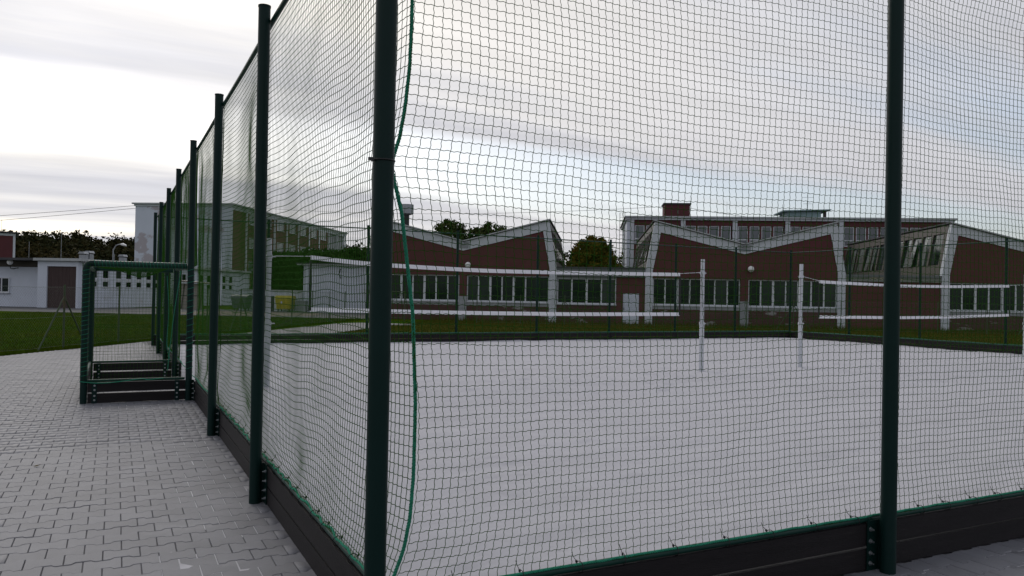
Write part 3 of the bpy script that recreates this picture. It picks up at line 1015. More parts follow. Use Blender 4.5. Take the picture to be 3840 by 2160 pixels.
volley_net("volleyball net with white tapes spanning the left half of the court", 1.27, 10.42,
           [(1.95, 2.17), (3.0, 2.09), (5.2, 2.045), (7.5, 2.07), (9.8, 2.11)], [(1.97, 1.295), (4.3, 1.26), (7, 1.245), (9.82, 1.26)], (1.95, 9.8))
volley_net("volleyball net with white tapes on the right, crossing behind the thick green post", 13.40, 22.35,
           [(14.0, 2.06), (16.9, 2.02), (19, 2.05), (21.6, 2.12)], [(14.07, 1.22), (16.9, 1.21), (19, 1.235), (21.6, 1.30)], (14.0, 21.6))

# ------------------------------------------------------------------ red halls with butterfly roofs
hall = empty("school_hall", "low oxblood red school halls with white framed butterfly gables behind the court", "building", W(0, 0), -ANG)
DEPTH = 19.0
PANE_CACHE = {}


def pane(parent, x0, x1, y, z0, z1, material, facing=0):
    key = (round(x1 - x0, 3), round(z1 - z0, 3), material.name)
    if key not in PANE_CACHE:
        w, h = x1 - x0, z1 - z0
        PANE_CACHE[key] = MB().box(0, w, 0, 0.012, 0, h).mesh("pane", material)
    ob = link("pane", PANE_CACHE[key], parent, (x0, y, z0))
    ob.rotation_euler = (random.gauss(0, 0.006), 0, random.gauss(0, 0.006))
    return ob


def window_row(parent, x0, x1, z0, z1, y, n, fw=0.042, wide=(2, 4), mats=None, sill=True):
    """white framed strip window, the frame a part, each pane a sub-part"""
    b = MB()
    b.box(x0, x1, y, y + 0.08, z0, z0 + 0.08).box(x0, x1, y, y + 0.08, z1 - 0.06, z1)
    step = (x1 - x0) / n
    edges = [x0 + step * i for i in range(n + 1)]
    half = []
    for i, e in enumerate(edges):
        w = fw * (1.7 if i in wide else 1.0)
        lo, hi = max(x0, e - w), min(x1, e + w)
        if i == 0:
            lo, hi = x0, x0 + fw * 1.6
        if i == n:
            lo, hi = x1 - fw * 1.6, x1
        half.append((lo, hi))
        b.box(lo, hi, y - 0.003, y + 0.083, z0 + 0.08, z1 - 0.06)
    if sill:
        b.box(x0 - 0.03, x1 + 0.03, y - 0.16, y + 0.05, z0 - 0.05, z0 - 0.003)
    wn = b.build("window", M["wframe"], parent)
    for i in range(n):
        mm = (mats or ["glass"])[i % len(mats or ["glass"])]
        pane(wn, half[i][1] + 0.002, half[i + 1][0] - 0.002, y + 0.035, z0 + 0.082, z1 - 0.062, M[mm])
    return wn


def pavilion(uc, sides, glass_rows):
    S = lambda pts, s: [(uc + s * x, z) for x, z in (pts if s > 0 else pts[::-1])]
    for s in (-1, 1):
        # red wall half above the windows
        MB().prism(S([(0.0, 2.84), (5.5, 2.84), (5.5, 3.3), (5.05, 5.66), (0.0, 4.38)], s), 0.0, 0.3).build("wall", M["red"], hall)
        fr = MB()
        fr.prism(S([(5.502, -0.1), (5.95, -0.1), (5.95, 3.25), (5.502, 3.3)], s), -0.05, 0.32)
        fr.prism(S([(5.502, 3.3), (5.95, 3.25), (5.42, 6.32), (5.052, 5.66)], s), -0.05, 0.32)
        fr.prism(S([(0.0, 4.383), (5.052, 5.663), (5.42, 6.32), (0.0, 4.93)], s), -0.05, 0.32)
        fr.build("gable_frame", M["white"], hall)
        # roof slope with a pale edge
        rf = MB()
        rf.prism(S([(0.0, 4.955), (5.50, 6.365), (5.50, 6.45), (0.0, 5.04)], s), -0.16, DEPTH)
        rf.build("roof", M["roof"], hall)
        MB().prism(S([(0.02, 4.962), (5.515, 6.372), (5.515, 6.44), (0.02, 5.03)], s), -0.19, -0.163).build("roof_edge", M["flash"], hall)
    g = MB().prism([(uc - 0.34, 4.52), (uc + 0.34, 4.52), (uc + 0.42, 4.93), (uc - 0.42, 4.93)][:4], -0.062, -0.051)
    g.build("gutter_stain_plate", M["grey"], hall)
    MB().cyl(uc, -0.12, 4.78, 4.90, 0.07, 10).build("gutter_spout", M["galv"], hall)
    # plinth, pier and worn band under the sills
    MB().box(uc - 5.5, uc + 5.5, 0.0, 0.3, -0.1, 0.93).build("plinth", M["redbase"], hall)
    MB().box(uc - 5.5, uc + 5.5, 0.012, 0.3, 0.931, 1.13).build("sill_band", M["grey"], hall)
    MB().box(uc - 0.20, uc + 0.26, -0.02, 0.28, 1.131, 2.839).build("pier", M["red"], hall)
    MB().box(uc - 0.22, uc + 0.28, -0.06, -0.001, -0.1, 1.5).build("pier_render", M["grey"], hall)
    window_row(hall, uc - 5.49, uc - 0.21, 1.18, 2.835, 0.12, 7, mats=glass_rows[0])
    window_row(hall, uc + 0.27, uc + 5.49, 1.18, 2.835, 0.12, 7, mats=glass_rows[1])
    # globe lamp over the pier
    lp = MB().sphere((uc + 0.36, -0.22, 3.47), 0.19).build("lamp_globe", M["globe"], hall)
    MB().tube([(uc + 0.36, 0.0, 3.30), (uc + 0.36, -0.2, 3.27), (uc + 0.36, -0.22, 3.30)], 0.02, 6).build("lamp_arm", M["blackmetal"], lp)
    # body behind the front
    MB().box(uc - 5.85, uc + 5.85, 0.33, DEPTH - 0.05, -0.1, 3.2).build("body", M["red"], hall)
    for s in (-1, 1):
        if s in sides:
            # slanted glazed side: frame, mullions and panes
            def P(t, y, dd=0.0):      # t: 0 foot, 1 head of the slant
                x = 5.93 + (5.42 - 5.93) * t
                return (uc + s * (x + dd), y, 3.3 + (6.28 - 3.3) * t)
            b = MB()
            def strip(t0, t1, y0, y1, d0, d1):
                vs_ = [P(t0, y0, d0), P(t0, y1, d0), P(t1, y1, d0), P(t1, y0, d0), P(t0, y0, d1), P(t0, y1, d1), P(t1, y1, d1), P(t1, y0, d1)]
                fs_ = [(0, 3, 2, 1), (4, 5, 6, 7), (0, 1, 5, 4), (1, 2, 6, 5), (2, 3, 7, 6), (3, 0, 4, 7)]
                b.add(vs_, fs_)
            strip(0.0, 0.21, 0.33, DEPTH - 0.1, -0.12, 0.0)
            strip(0.85, 1.0, 0.33, DEPTH - 0.1, -0.12, 0.02)
            strip(0.21, 0.85, 0.33, 0.80, -0.12, 0.0)
            nb = 12
            st = (DEPTH - 1.0) / nb
            for i in range(1, nb + 1):
                y = 0.8 + st * i
                strip(0.21, 0.85, y - 0.13, y + 0.13, -0.12, 0.03)
            # dark room behind the glazing
            strip(0.21, 0.85, 0.81, DEPTH - 0.2, -0.30, -0.26)
            fr = b.build("clerestory", M["brown"], hall)
            for i in range(nb):
                y = 0.8 + st * i
                for j, (ya, yb) in enumerate(((y + 0.15, y + st * 0.5 - 0.02), (y + st * 0.5 + 0.02, y + st - 0.15))):
                    op = random.choice([0.0, 0.0, 0.0, 0.10, 0.16])
                    pm = MB()
                    vs_ = [P(0.225, ya, -0.06 + op), P(0.225, yb, -0.06 + op), P(0.835, yb, -0.06), P(0.835, ya, -0.06)]
                    vs2 = [(q[0] - s * 0.02, q[1], q[2]) for q in vs_]
                    pm.add(vs_ + vs2, [(0, 1, 2, 3), (7, 6, 5, 4), (0, 4, 5, 1), (1, 5, 6, 2), (2, 6, 7, 3), (3, 7, 4, 0)])
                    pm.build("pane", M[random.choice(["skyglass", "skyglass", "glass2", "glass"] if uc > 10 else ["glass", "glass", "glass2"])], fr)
        else:
            MB().prism([(uc + s * 5.93, 3.21), (uc + s * 5.42, 6.28), (uc + s * 5.2, 6.2), (uc + s * 5.6, 3.21)][::s if s < 0 else 1], 0.33, DEPTH - 0.1).build("side_wall", M["fascia"], hall)


pavilion(-11.88, (1,), [["glass"], ["glass2", "glass2", "glass", "glass", "glass", "glass", "glass"]])
pavilion(5.50, (-1,), [["glass", "glass", "glass", "glass", "glass", "glass2", "glass"], ["glass", "glass2", "glass2", "glass2", "glass2", "glass", "glass2"]])
pavilion(22.9, (-1,), [["glass", "glass", "glass", "glass", "glass", "glass2", "glass"], ["glass2", "glass", "glass"]])


def hall_link(u0, u1, kind):
    if kind == "door":
        MB().box(u0, -2.2, 0.06, 0.3, -0.1, 1.06).build("plinth", M["redbase"], hall)
        MB().box(u0, -2.2, 0.05, 0.3, 1.061, 1.12).build("sill_band", M["grey"], hall)
        MB().box(-2.199, -1.80, 0.06, 0.3, -0.1, 2.85).build("wall", M["red"], hall)
        MB().box(-0.80, u1, 0.06, 0.3, -0.1, 2.85).build("wall", M["red"], hall)
        MB().box(-1.799, -0.801, 0.06, 0.3, 1.87, 2.85).build("wall", M["red"], hall)
        d = MB().box(-1.79, -0.81, 0.10, 0.16, -0.05, 1.86).build("door", M["whitewall"], hall)
        MB().box(-1.75, -1.72, 0.06, 0.099, 0.85, 0.98).build("handle", M["blackmetal"], d)
        MB().box(-1.70, -0.90, 0.085, 0.099, 1.0, 1.75).build("door_panel", M["whitewall"], d)
        MB().box(-1.70, -0.90, 0.085, 0.099, 0.1, 0.9).build("door_panel", M["whitewall"], d)
        window_row(hall, u0 + 0.03, -2.22, 1.15, 2.75, 0.14, 4, mats=["glass", "glass", "glass", "glass2"])
        MB().box(u0, -2.2, 0.06, 0.3, 2.751, 2.85).build("lintel", M["grey"], hall)
        MB().box(u0, u1, -0.10, 6.0, 2.87, 3.36).build("roof_fascia", M["fascia"], hall)
        MB().box(u0, u1, -0.14, 6.0, 3.365, 3.46).build("roof_edge", M["roof"], hall)
    else:
        MB().box(u0, u1, 0.06, 0.3, -0.1, 2.83).build("wall", M["red"], hall)
        MB().box(u0, u1, -0.04, 0.3, 2.835, 3.10).build("roof_fascia", M["peelband"], hall)
        MB().box(u0, u1, -0.10, DEPTH, 3.105, 3.24).build("roof_edge", M["fascia"], hall)
    MB().box(u0, u1, 0.31, DEPTH - 1, -0.1, 2.82).build("body", M["red"], hall)


hall_link(-5.92, -0.46, "door")
hall_link(11.46, 16.94, "plain")
# round ventilation chimney on the roof of the left hall
ch = MB().cyl(-17.05, 6, 5.5, 7.32, 0.20, 16).build("vent_pipe", M["blackmetal"], hall)
MB().cyl(-17.05, 6, 7.32, 7.98, 0.50, 20).cyl(-17.05, 6, 7.24, 7.32, 0.30, 16, 0.50).build("vent_cowl", M["galv"], ch)
for (u, n_, z0, z1) in [(-6.4, 0.2, 6.4, 7.4), (-16.2, 2.0, 6.2, 7.4), (21.7, 2, 5.4, 6.1)]:
    MB().cyl(u, n_, z0, z1, 0.012, 5).build("lightning_rod", M["blackmetal"], hall)

# ------------------------------------------------------------------ two storey wing behind the halls
wing = empty("school_wing", "two storey red school wing with white pilasters and a flat roof rising behind the halls", "building", W(0, 22), -ANG)
MB().box(-0.45, 27.0, 0.25, 11, -0.1, 8.6).build("body", M["red"], wing)
MB().box(-0.85, 27.25, -0.20, 11.3, 8.62, 8.80).build("fascia", M["white"], wing)
MB().box(-0.95, 27.4, -0.30, 11.4, 8.803, 8.93).build("roof", M["roof"], wing)
MB().box(-0.95, 27.4, -0.325, -0.303, 8.80, 8.95).build("roof_edge", M["flash"], wing)
pil = [-0.27 + 4.53 * i for i in range(7)]
for p in pil:
    MB().box(p - 0.2, p + 0.2, -0.10, 0.20, -0.1, 8.618).build("pilaster", M["white"], wing)
MB().box(-0.70, -0.475, -0.06, 11.0, -0.1, 8.618).build("end_wall", M["whitewall"], wing)
for i in range(6):
    a, b = pil[i] + 0.202, pil[i + 1] - 0.202
    for (z0, z1) in ((-0.1, 3.0), (5.2, 6.42), (8.14, 8.617)):
        MB().box(a, b, 0.0, 0.248, z0, z1).build("wall", M["red"], wing)
    for (z0, z1) in ((6.422, 8.138), (3.52, 5.198)):
        for k in range(4):
            x0 = a + 0.06 + 1.02 * k
            x1 = x0 + 0.86
            f_ = MB()
            f_.box(x0, x1, 0.05, 0.12, z0, z0 + 0.07).box(x0, x1, 0.05, 0.12, z1 - 0.07, z1).box(x0, x0 + 0.07, 0.05, 0.12, z0 + 0.07, z1 - 0.07).box(x1 - 0.07, x1, 0.05, 0.12, z0 + 0.07, z1 - 0.07)
            f_.box(x0 + 0.07, x1 - 0.07, 0.05, 0.12, z0 + 0.46, z0 + 0.56)
            wn = f_.build("window", M["wframe"], wing)
            pane(wn, x0 + 0.071, x1 - 0.071, 0.09, z0 + 0.071, z0 + 0.459, M["glassup"])
            pane(wn, x0 + 0.071, x1 - 0.071, 0.09, z0 + 0.561, z1 - 0.071, M["glassup"])
            if k < 3:
                MB().box(x1 + 0.001, x0 + 1.019, 0.02, 0.247, z0, z1).build("pier", M["red"], wing)
cb = MB().box(2.85, 5.2, 3, 5, 8.93, 10.38).build("chimney", M["red"], wing)
MB().box(2.75, 5.32, 2.9, 5.1, 10.382, 10.52).build("chimney_cap", M["roof"], cb)
pb = MB().box(14.0, 17.0, 3, 6, 8.93, 9.80).build("plant_room", M["teal"], wing)
MB().prism([(13.5, 9.78), (17.8, 9.90), (17.8, 9.99), (13.5, 9.88)], 2.6, 6.3).build("plant_roof", M["teal"], pb)
MB().box(17.25, 17.5, 3.1, 3.3, 8.93, 9.87).build("plant_roof_prop", M["brown"], pb)
MB().cyl(16.2, 4.5, 9.6, 11.7, 0.025, 6).tube([(15.8, 4.5, 10.7), (16.6, 4.5, 10.7)], 0.015, 4).tube([(15.7, 4.5, 11.3), (16.7, 4.5, 11.3)], 0.015, 4).tube([(15.9, 4.5, 10.2), (16.5, 4.5, 10.2)], 0.015, 4).build("aerial", M["galv"], wing)
MB().cyl(13.7, 3.5, 8.93, 10.5, 0.02, 6).sphere((13.8, 3.4, 9.85), 0.09, 8, 6).build("lightning_rod", M["galv"], wing)
for u in (1.6, 4.0, 5.1, 8.4, 20.1, 24.0):
    MB().cyl(u, 2.0, 8.93, 10.0 + 0.9 * (u % 1.3), 0.012, 5).build("lightning_rod", M["galv"], wing)
for u in (7.0, 9.8, 12.0, 18.6, 21.5):
    MB().box(u, u + 0.5, 2.5, 3.0, 8.93, 9.03).build("roof_hatch", M["galv"], wing)
ld = MB()
for u in (-1.36, -0.92):
    ld.tube([(u, -0.25, 3.9), (u, -0.25, 9.18)], 0.022, 6)
for k in range(16):
    ld.tube([(-1.36, -0.25, 4.0 + 0.32 * k), (-0.92, -0.25, 4.0 + 0.32 * k)], 0.012, 5)
for z in (5.6, 7.2, 8.4, 9.15):
    ld.tube([(-1.36, -0.25, z), (-1.4, -0.8, z), (-0.9, -0.8, z), (-0.92, -0.25, z)], 0.014, 5)
for z in (4.6, 6.4, 8.3):
    ld.tube([(-0.92, -0.25, z), (-0.7, -0.07, z)], 0.016, 5)
ld.tube([(-1.14, -0.8, 5.6), (-1.14, -0.8, 9.15)], 0.012, 5)
ld.build("roof_ladder", M["brown"], wing)

# ------------------------------------------------------------------ three storey brick school at the back left
brk = empty("brick_school", "three storey brown brick school with white pilasters and a bare white end wall", "building", W(-50.09, 47.05), -ANG)
L3 = 46.5
MB().box(-13.16, 0.0, 0.0, 0.35, -0.1, 12.35).build("end_wall", M["peel"], brk)
MB().box(-13.0, -0.35, 0.352, L3, -0.1, 12.2).build("body", M["whitewall"], brk)
MB().box(-13.3, 0.12, -0.12, L3 + 0.1, 12.36, 12.62).build("fascia", M["white"], brk)
MB().box(-13.5, 0.38, -0.35, L3 + 0.3, 12.623, 12.80).build("roof", M["flash"], brk)
MB().box(-8.0, -7.4, 21, 21.6, 12.80, 13.9).build("chimney", M["brick"], brk)
PN_ = [4.2 + 4.62 * i for i in range(10)]
for p in PN_:
    MB().box(-0.02, 0.14, p - 0.16, p + 0.16, -0.1, 12.358).build("pilaster", M["white"], brk)
MB().box(-0.349, 0.0, 0.352, PN_[0] - 0.162, -0.1, 12.03).build("wall", M["brick"], brk)
MB().box(-0.349, 0.01, 0.352, L3, 12.032, 12.357).build("cornice", M["white"], brk)
WM = MB().box(-0.01, 0.01, 0, 1.1, 0, 1.36).mesh("pane", M["glassup"])
for i in range(9):
    a, b = PN_[i] + 0.162, PN_[i + 1] - 0.162
    if i < 7:
        for z0, z1 in ((-0.1, 4.1), (5.56, 7.33), (8.8, 10.55)):
            MB().box(-0.349, -0.001, a, b, z0, z1).build("wall", M["brick"], brk)
        for z0, z1 in ((4.1, 5.56), (7.33, 8.8), (10.55, 12.03)):
            MB().box(-0.345, -0.002, a, a + 0.86, z0 + 0.002, z1 - 0.002).build("wall", M["brick"], brk)
            MB().box(-0.345, -0.002, b - 0.86, b, z0 + 0.002, z1 - 0.002).build("wall", M["brick"], brk)
            f_ = MB()
            ya, yb = a + 0.862, b - 0.862
            ym = (ya + yb) / 2
            f_.box(-0.12, -0.04, ya, yb, z0 + 0.004, z0 + 0.10).box(-0.12, -0.04, ya, yb, z1 - 0.10, z1 - 0.004)
            for y in (ya + 0.05, ym, yb - 0.05):
                f_.box(-0.12, -0.04, y - 0.06, y + 0.06, z0 + 0.10, z1 - 0.10)
            f_.box(-0.12, 0.12, ya, yb, z0 - 0.04, z0 + 0.001)
            wn = f_.build("window", M["wframe"], brk)
            for y in (ya + 0.111, ym + 0.061):
                MB().box(-0.09, -0.075, y, y + (ym - ya) - 0.175, z0 + 0.101, z1 - 0.101).build("pane", M["glassup"], wn)
    else:
        for z0 in (0.0, 3.0, 6.2, 9.3):
            MB().box(-0.34, 0.0, a, b, z0, z0 + 1.15).build("balcony_wall", M["grey"], brk)
        MB().box(-0.348, -0.30, a, b, -0.1, 12.03).build("loggia_back", M["grey"], brk)

# ------------------------------------------------------------------ long white shed on the left
shed = empty("white_shed", "long low white shed with a dark brown gate and paired small windows", "building", W(-43.5, 8), -ANG)
# local x: along u from the corner, y: away along n
MB().box(-0.3, 0.0, 0.3, 30.3, -0.1, 1.62).build("wall", M["whitewall"], shed)
MB().box(-0.3, 0.0, 0.3, 30.3, 3.14, 3.66).build("wall", M["whitewall"], shed)
MB().box(-0.3, -0.002, 0.301, 30.299, 2.17, 2.34).build("wall", M["wframe"], shed)
wn_y = [1.62, 3.1, 4.85, 6.3, 7.82, 9.3, 10.8, 12.3, 13.9, 15.4, 17.0, 18.8, 20.3, 21.9, 23.7, 25.25]
prev = 0.3
for y in wn_y + [30.3]:
    MB().box(-0.29, -0.001, prev, y - 0.06, 1.621, 3.139).build("wall", M["whitewall"], shed)
    prev = y + 0.74 + 0.06
    if y < 30:
        f_ = MB()
        for z0, z1 in ((1.64, 2.165), (2.345, 3.135)):
            f_.box(-0.10, -0.03, y - 0.055, y + 0.795, z0, z0 + 0.06).box(-0.10, -0.03, y - 0.055, y + 0.795, z1 - 0.06, z1)
            f_.box(-0.10, -0.03, y - 0.055, y + 0.01, z0 + 0.06, z1 - 0.06).box(-0.10, -0.03, y + 0.73, y + 0.795, z0 + 0.06, z1 - 0.06)
        f_.box(-0.10, 0.06, y - 0.08, y + 0.82, 1.60, 1.638)
        w_ = f_.build("window", M["wframe"], shed)
        for z0, z1 in ((1.70, 2.105), (2.405, 3.075)):
            MB().box(-0.08, -0.065, y + 0.012, y + 0.728, z0 + 0.001, z1 - 0.001).build("pane", M["glass2" if random.random() < 0.4 else "glass"], w_)
MB().box(-3.4, -2.62, 0.0, 0.29, -0.1, 3.62).box(-2.62, -0.18, 0.0, 0.29, 3.22, 3.62).box(-0.18, 0.0, 0.0, 0.299, -0.1, 3.62).build("gate_wall", M["whitewall"], shed)
gt = MB()
gt.box(-2.615, -0.185, 0.14, 0.2, -0.08, 3.215)
gate = gt.build("gate", M["gatewood"], shed)
for k in range(8):
    MB().box(-2.61 + 0.303 * k, -2.61 + 0.303 * k + 0.293, 0.115, 0.139, -0.06, 3.20).build("plank", M["gatewood"], gate)
MB().box(-13, -3.42, 1.2, 1.5, -0.1, 3.16).build("wall", M["whitewall"], shed)
MB().box(-13, -3.42, 1.1, 1.19, 3.162, 3.68).build("fascia", M["brown"], shed)
MB().box(-3.41, -3.2, 0.291, 1.5, -0.1, 3.62).build("wall", M["whitewall"], shed)
for (a, b) in ((-7.9, -7.30), (-7.28, -6.70)):
    pass
f_ = MB().box(-8.05, -6.68, 1.12, 1.21, 1.08, 1.17).box(-8.05, -6.68, 1.12, 1.21, 2.22, 2.29)
for x in (-8.05, -7.40, -6.76):
    f_.box(x, x + 0.09, 1.12, 1.21, 1.17, 2.22)
f_.box(-8.1, -6.6, 1.02, 1.21, 1.02, 1.078)
w_ = f_.build("window", M["wframe"], shed)
for x in (-7.958, -7.308):
    MB().box(x, x + 0.546, 1.17, 1.185, 1.172, 2.218).build("pane", M["glass"], w_)
rf = MB().box(-13.2, -3.25, 0.55, 8, 3.70, 3.84).build("roof", M["roof"], shed)
MB().box(-13.2, -3.25, 0.52, 0.548, 3.69, 3.86).build("roof_edge", M["flash"], rf)
rf = MB()
rf.box(-8, 0.35, -0.25, 30.6, 3.665, 3.84)
rf = rf.build("roof", M["roof"], shed)
MB().box(-3.6, 0.38, -0.28, -0.252, 3.64, 3.85).box(0.352, 0.38, -0.25, 30.6, 3.64, 3.85).build("roof_edge", M["flash"], rf)
MB().box(-8, -0.31, 1.6, 30.2, -0.1, 3.6).build("body", M["whitewall"], shed)
gl = MB().sphere((-6.0, 0.30, 3.50), 0.22).build("lamp_globe", M["globe"], shed)
MB().tube([(-6.0, 1.2, 3.08), (-5.95, 0.6, 2.98), (-5.96, 0.32, 3.02), (-6.0, 0.30, 3.29)], 0.03, 6).build("lamp_arm", M["blackmetal"], gl)
for (y, w) in ((3.3, 0.0), (4.05, 0.1), (8.7, 0.05)):
    v = MB().box(-2.3, -1.85, y, y + 0.5, 3.84, 4.30 + w).build("roof_vent", M["galv"], shed)
    MB().prism([(-2.36, 4.38 + w), (-1.79, 4.38 + w), (-1.9, 4.56 + w), (-2.25, 4.56 + w)], y - 0.06, y + 0.56).build("vent_cap", M["galv"], v)
    MB().box(-2.2, -1.95, y + 0.08, y + 0.42, 4.301 + w, 4.379 + w).build("vent_neck", M["blackmetal"], v)
for (x, y, h) in ((-6.5, 3, 5.3), (-2.2, 1.0, 6.0), (-2.0, 7.6, 4.6)):
    MB().cyl(x, y, 3.84, h, 0.018, 5).build("lightning_rod", M["galv"], shed)

lampst = empty("street_lamp", "curved pale street lamp showing above the white shed roof", "lamp", W(-47.2, 18), -ANG)
MB().tube(spline([(0, 0, 0), (0, 0, 4.6), (0.05, 0, 5.1), (0.3, 0, 5.5), (0.75, 0, 5.6)], 6), 0.05, 8).build("mast", M["galv"], lampst)
MB().tube([(0.7, 0, 5.6), (0.95, 0, 5.58), (1.25, 0, 5.48)], [0.06, 0.13, 0.08], 8).build("lamp_head", M["globe"], lampst)

# red house end behind the shed, far left
rh = empty("red_house", "red house with white corner trim at the left edge behind the shed", "building", W(-66.65, 30.3), R(6))
MB().box(-9, -0.22, 0.0, 8, -0.1, 7.1).build("wall", M["red"], rh)
MB().box(-0.219, 0.0, -0.03, 8, -0.1, 7.1).box(-9, 0.0, -0.03, 8.0, 7.102, 7.36).build("trim", M["white"], rh)
MB().prism([(-9.5, 7.62), (0.35, 7.40), (0.35, 7.50), (-9.5, 7.80)], -0.4, 8.4).build("roof", M["roof"], rh)
MB().box(-9, -0.2, 0.1, 7.9, 7.362, 7.41).build("eaves", M["brown"], rh)
MB().cyl(-1.3, 1, 7.5, 8.9, 0.02, 5).build("lightning_rod", M["galv"], rh)

# ------------------------------------------------------------------ white garage, retaining wall, hedge, bins, shelter
gar = empty("garage", "plain white garage block beside the left red hall", "building", W(-26.9, 12), -ANG)
MB().box(0.0, 9.0, 0.0, 7, -0.1, 3.72).build("wall", M["whitewall"], gar)
MB().box(0.02, 0.42, -0.05, -0.001, -0.1, 3.70).build("pilaster", M["whitewall"], gar)
MB().box(-0.45, 9.0, -0.35, 7.2, 3.74, 3.83).build("fascia", M["flash"], gar)
MB().box(-0.5, 9.0, -0.4, 7.3, 3.833, 3.92).build("roof", M["roof"], gar)
br = MB().tube([(3.1, -0.02, 3.45), (3.1, -0.25, 3.42), (3.1, -0.32, 3.2), (3.0, -0.3, 3.0)], 0.035, 6).tube([(3.1, -0.02, 2.7), (3.05, -0.2, 3.0)], 0.03, 6).build("wall_bracket", M["blackmetal"], gar)

rw = empty("retaining_wall", "low pale retaining wall behind the yellow bin", "wall", W(-32.3, 12), -ANG)
MB().box(0.0, 1.9, 0.0, 0.4, -0.1, 1.62).box(3.0, 5.35, 0.0, 0.4, -0.1, 1.62).box(1.9, 3.0, 0.0, 0.399, 1.2, 1.62).build("wall", M["whitewall"], rw)
MB().box(0.0, 5.38, -0.06, 0.46, 1.622, 1.70).build("coping", M["flash"], rw)
MB().box(1.901, 2.999, 0.25, 0.3, -0.1, 1.199).build("dark_hatch", M["blackmetal"], rw)


def leaf_cloud(centres, radii, per, size, seed, squash=0.8):
    """small folded leaf faces spread through and over clumps"""
    g = np.random.default_rng(seed)
    C_ = []
    for c, r in zip(centres, radii):
        d_ = g.normal(size=(per, 3))
        d_ /= np.linalg.norm(d_, axis=1)[:, None]
        rr = r * np.minimum(1.75, np.abs(g.normal(0.62, 0.36, (per, 1))))
        C_.append(np.array(c) + d_ * rr * np.array([1, 1, squash]))
    C_ = np.concatenate(C_)
    n = len(C_)
    a = g.normal(size=(n, 3))
    a /= np.linalg.norm(a, axis=1)[:, None]
    b = np.cross(a, g.normal(size=(n, 3)))
    b /= np.linalg.norm(b, axis=1)[:, None]
    s = size * g.uniform(0.6, 1.3, (n, 1))
    V = np.stack([C_ - a * s, C_ + b * s * 0.55, C_ + a * s, C_ - b * s * 0.55], 1).reshape(-1, 3)
    Q = np.arange(n * 4).reshape(n, 4)
    return V, Q


hd = empty("hedge", "tall dark clipped hedge above the pale retaining wall", "hedge", W(-31.4, 12.6), -ANG)
g = np.random.default_rng(5)
# clipped box of leaves: shell of points on the faces
pts_ = []
for _ in range(9000):
    f = g.uniform()
    if f < 0.62:
        p = (g.uniform(0, 7.6), g.normal(0, 0.10), g.uniform(1.6, 4.55))
    elif f < 0.85:
        p = (g.uniform(0, 7.6), g.uniform(0, 3.0), 4.55 + g.normal(0, 0.13))
    else:
        p = (g.normal(0, 0.10) + (0 if g.uniform() < 0.5 else 7.6), g.uniform(0, 3.0), g.uniform(1.6, 4.6))
    pts_.append(p)
V, Q = leaf_cloud(pts_, [0.12] * len(pts_), 3, 0.14, 6)
link("foliage", np_mesh("foliage", V, Q, M["leaf_hedge"]), hd)
bs = [(3.6 + 0.5 * i, 2.4 + g.uniform(-0.4, 0.4), 4.75 + g.uniform(-0.1, 0.25)) for i in range(11)]
V, Q = leaf_cloud(bs, [0.55] * 11, 260, 0.13, 8)
link("foliage", np_mesh("foliage", V, Q, M["leaf_hedge"]), hd)
stems = MB()
for i in range(9):
    stems.tube([(0.5 + 0.85 * i, 1.4, 0.0), (0.5 + 0.85 * i, 1.4, 4.2)], 0.06, 6)
stems.build("stem", M["bark"], hd)


def wheeled_bin(name, label, loc, body, lid):
    t = empty(name, label, "bin", loc, -ANG)
    b = MB()
    lo = [(-0.55, -0.40), (0.55, -0.40), (0.55, 0.40), (-0.55, 0.40)]
    hi = [(-0.66, -0.50), (0.66, -0.50), (0.66, 0.50), (-0.66, 0.50)]
    b.add([(x, y, 0.18) for x, y in lo] + [(x, y, 1.02) for x, y in hi], [(3, 2, 1, 0), (4, 5, 6, 7)] + [(i, (i + 1) % 4, (i + 1) % 4 + 4, i + 4) for i in range(4)])
    for k in range(5):
        x = -0.48 + 0.24 * k
        b.box(x - 0.02, x + 0.02, -0.50, -0.43, 0.25, 0.95)
    b.build("body", body, t)
    b = MB()
    n = 8
    prof = [(-0.52, 1.03), (0.52, 1.03)] + [(0.52 * math.cos(a), 1.06 + 0.20 * math.sin(a)) for a in np.linspace(0.1, math.pi - 0.1, n)]
    vs_ = [(-0.69, y, z) for y, z in prof] + [(0.69, y, z) for y, z in prof]
    m_ = len(prof)
    b.add(vs_, [tuple(range(m_ - 1, -1, -1)), tuple(range(m_, 2 * m_))] + [(i, (i + 1) % m_, (i + 1) % m_ + m_, i + m_) for i in range(m_)])
    b.build("lid", lid, t)
    MB().tube([(-0.7, -0.3, 0.98), (-0.78, -0.3, 0.95), (-0.78, 0.3, 0.95), (-0.7, 0.3, 0.98)], 0.02, 6).build("handle", body, t)
    for x in (-0.45, 0.45):
        for y in (-0.3, 0.3):
            w = MB().tube([(x - 0.025, y, 0.09), (x + 0.025, y, 0.09)], 0.09, 12)
            w.box(x - 0.035, x + 0.035, y - 0.03, y + 0.03, 0.12, 0.179)
            w.build("wheel", M["rubber"], t)
    return t


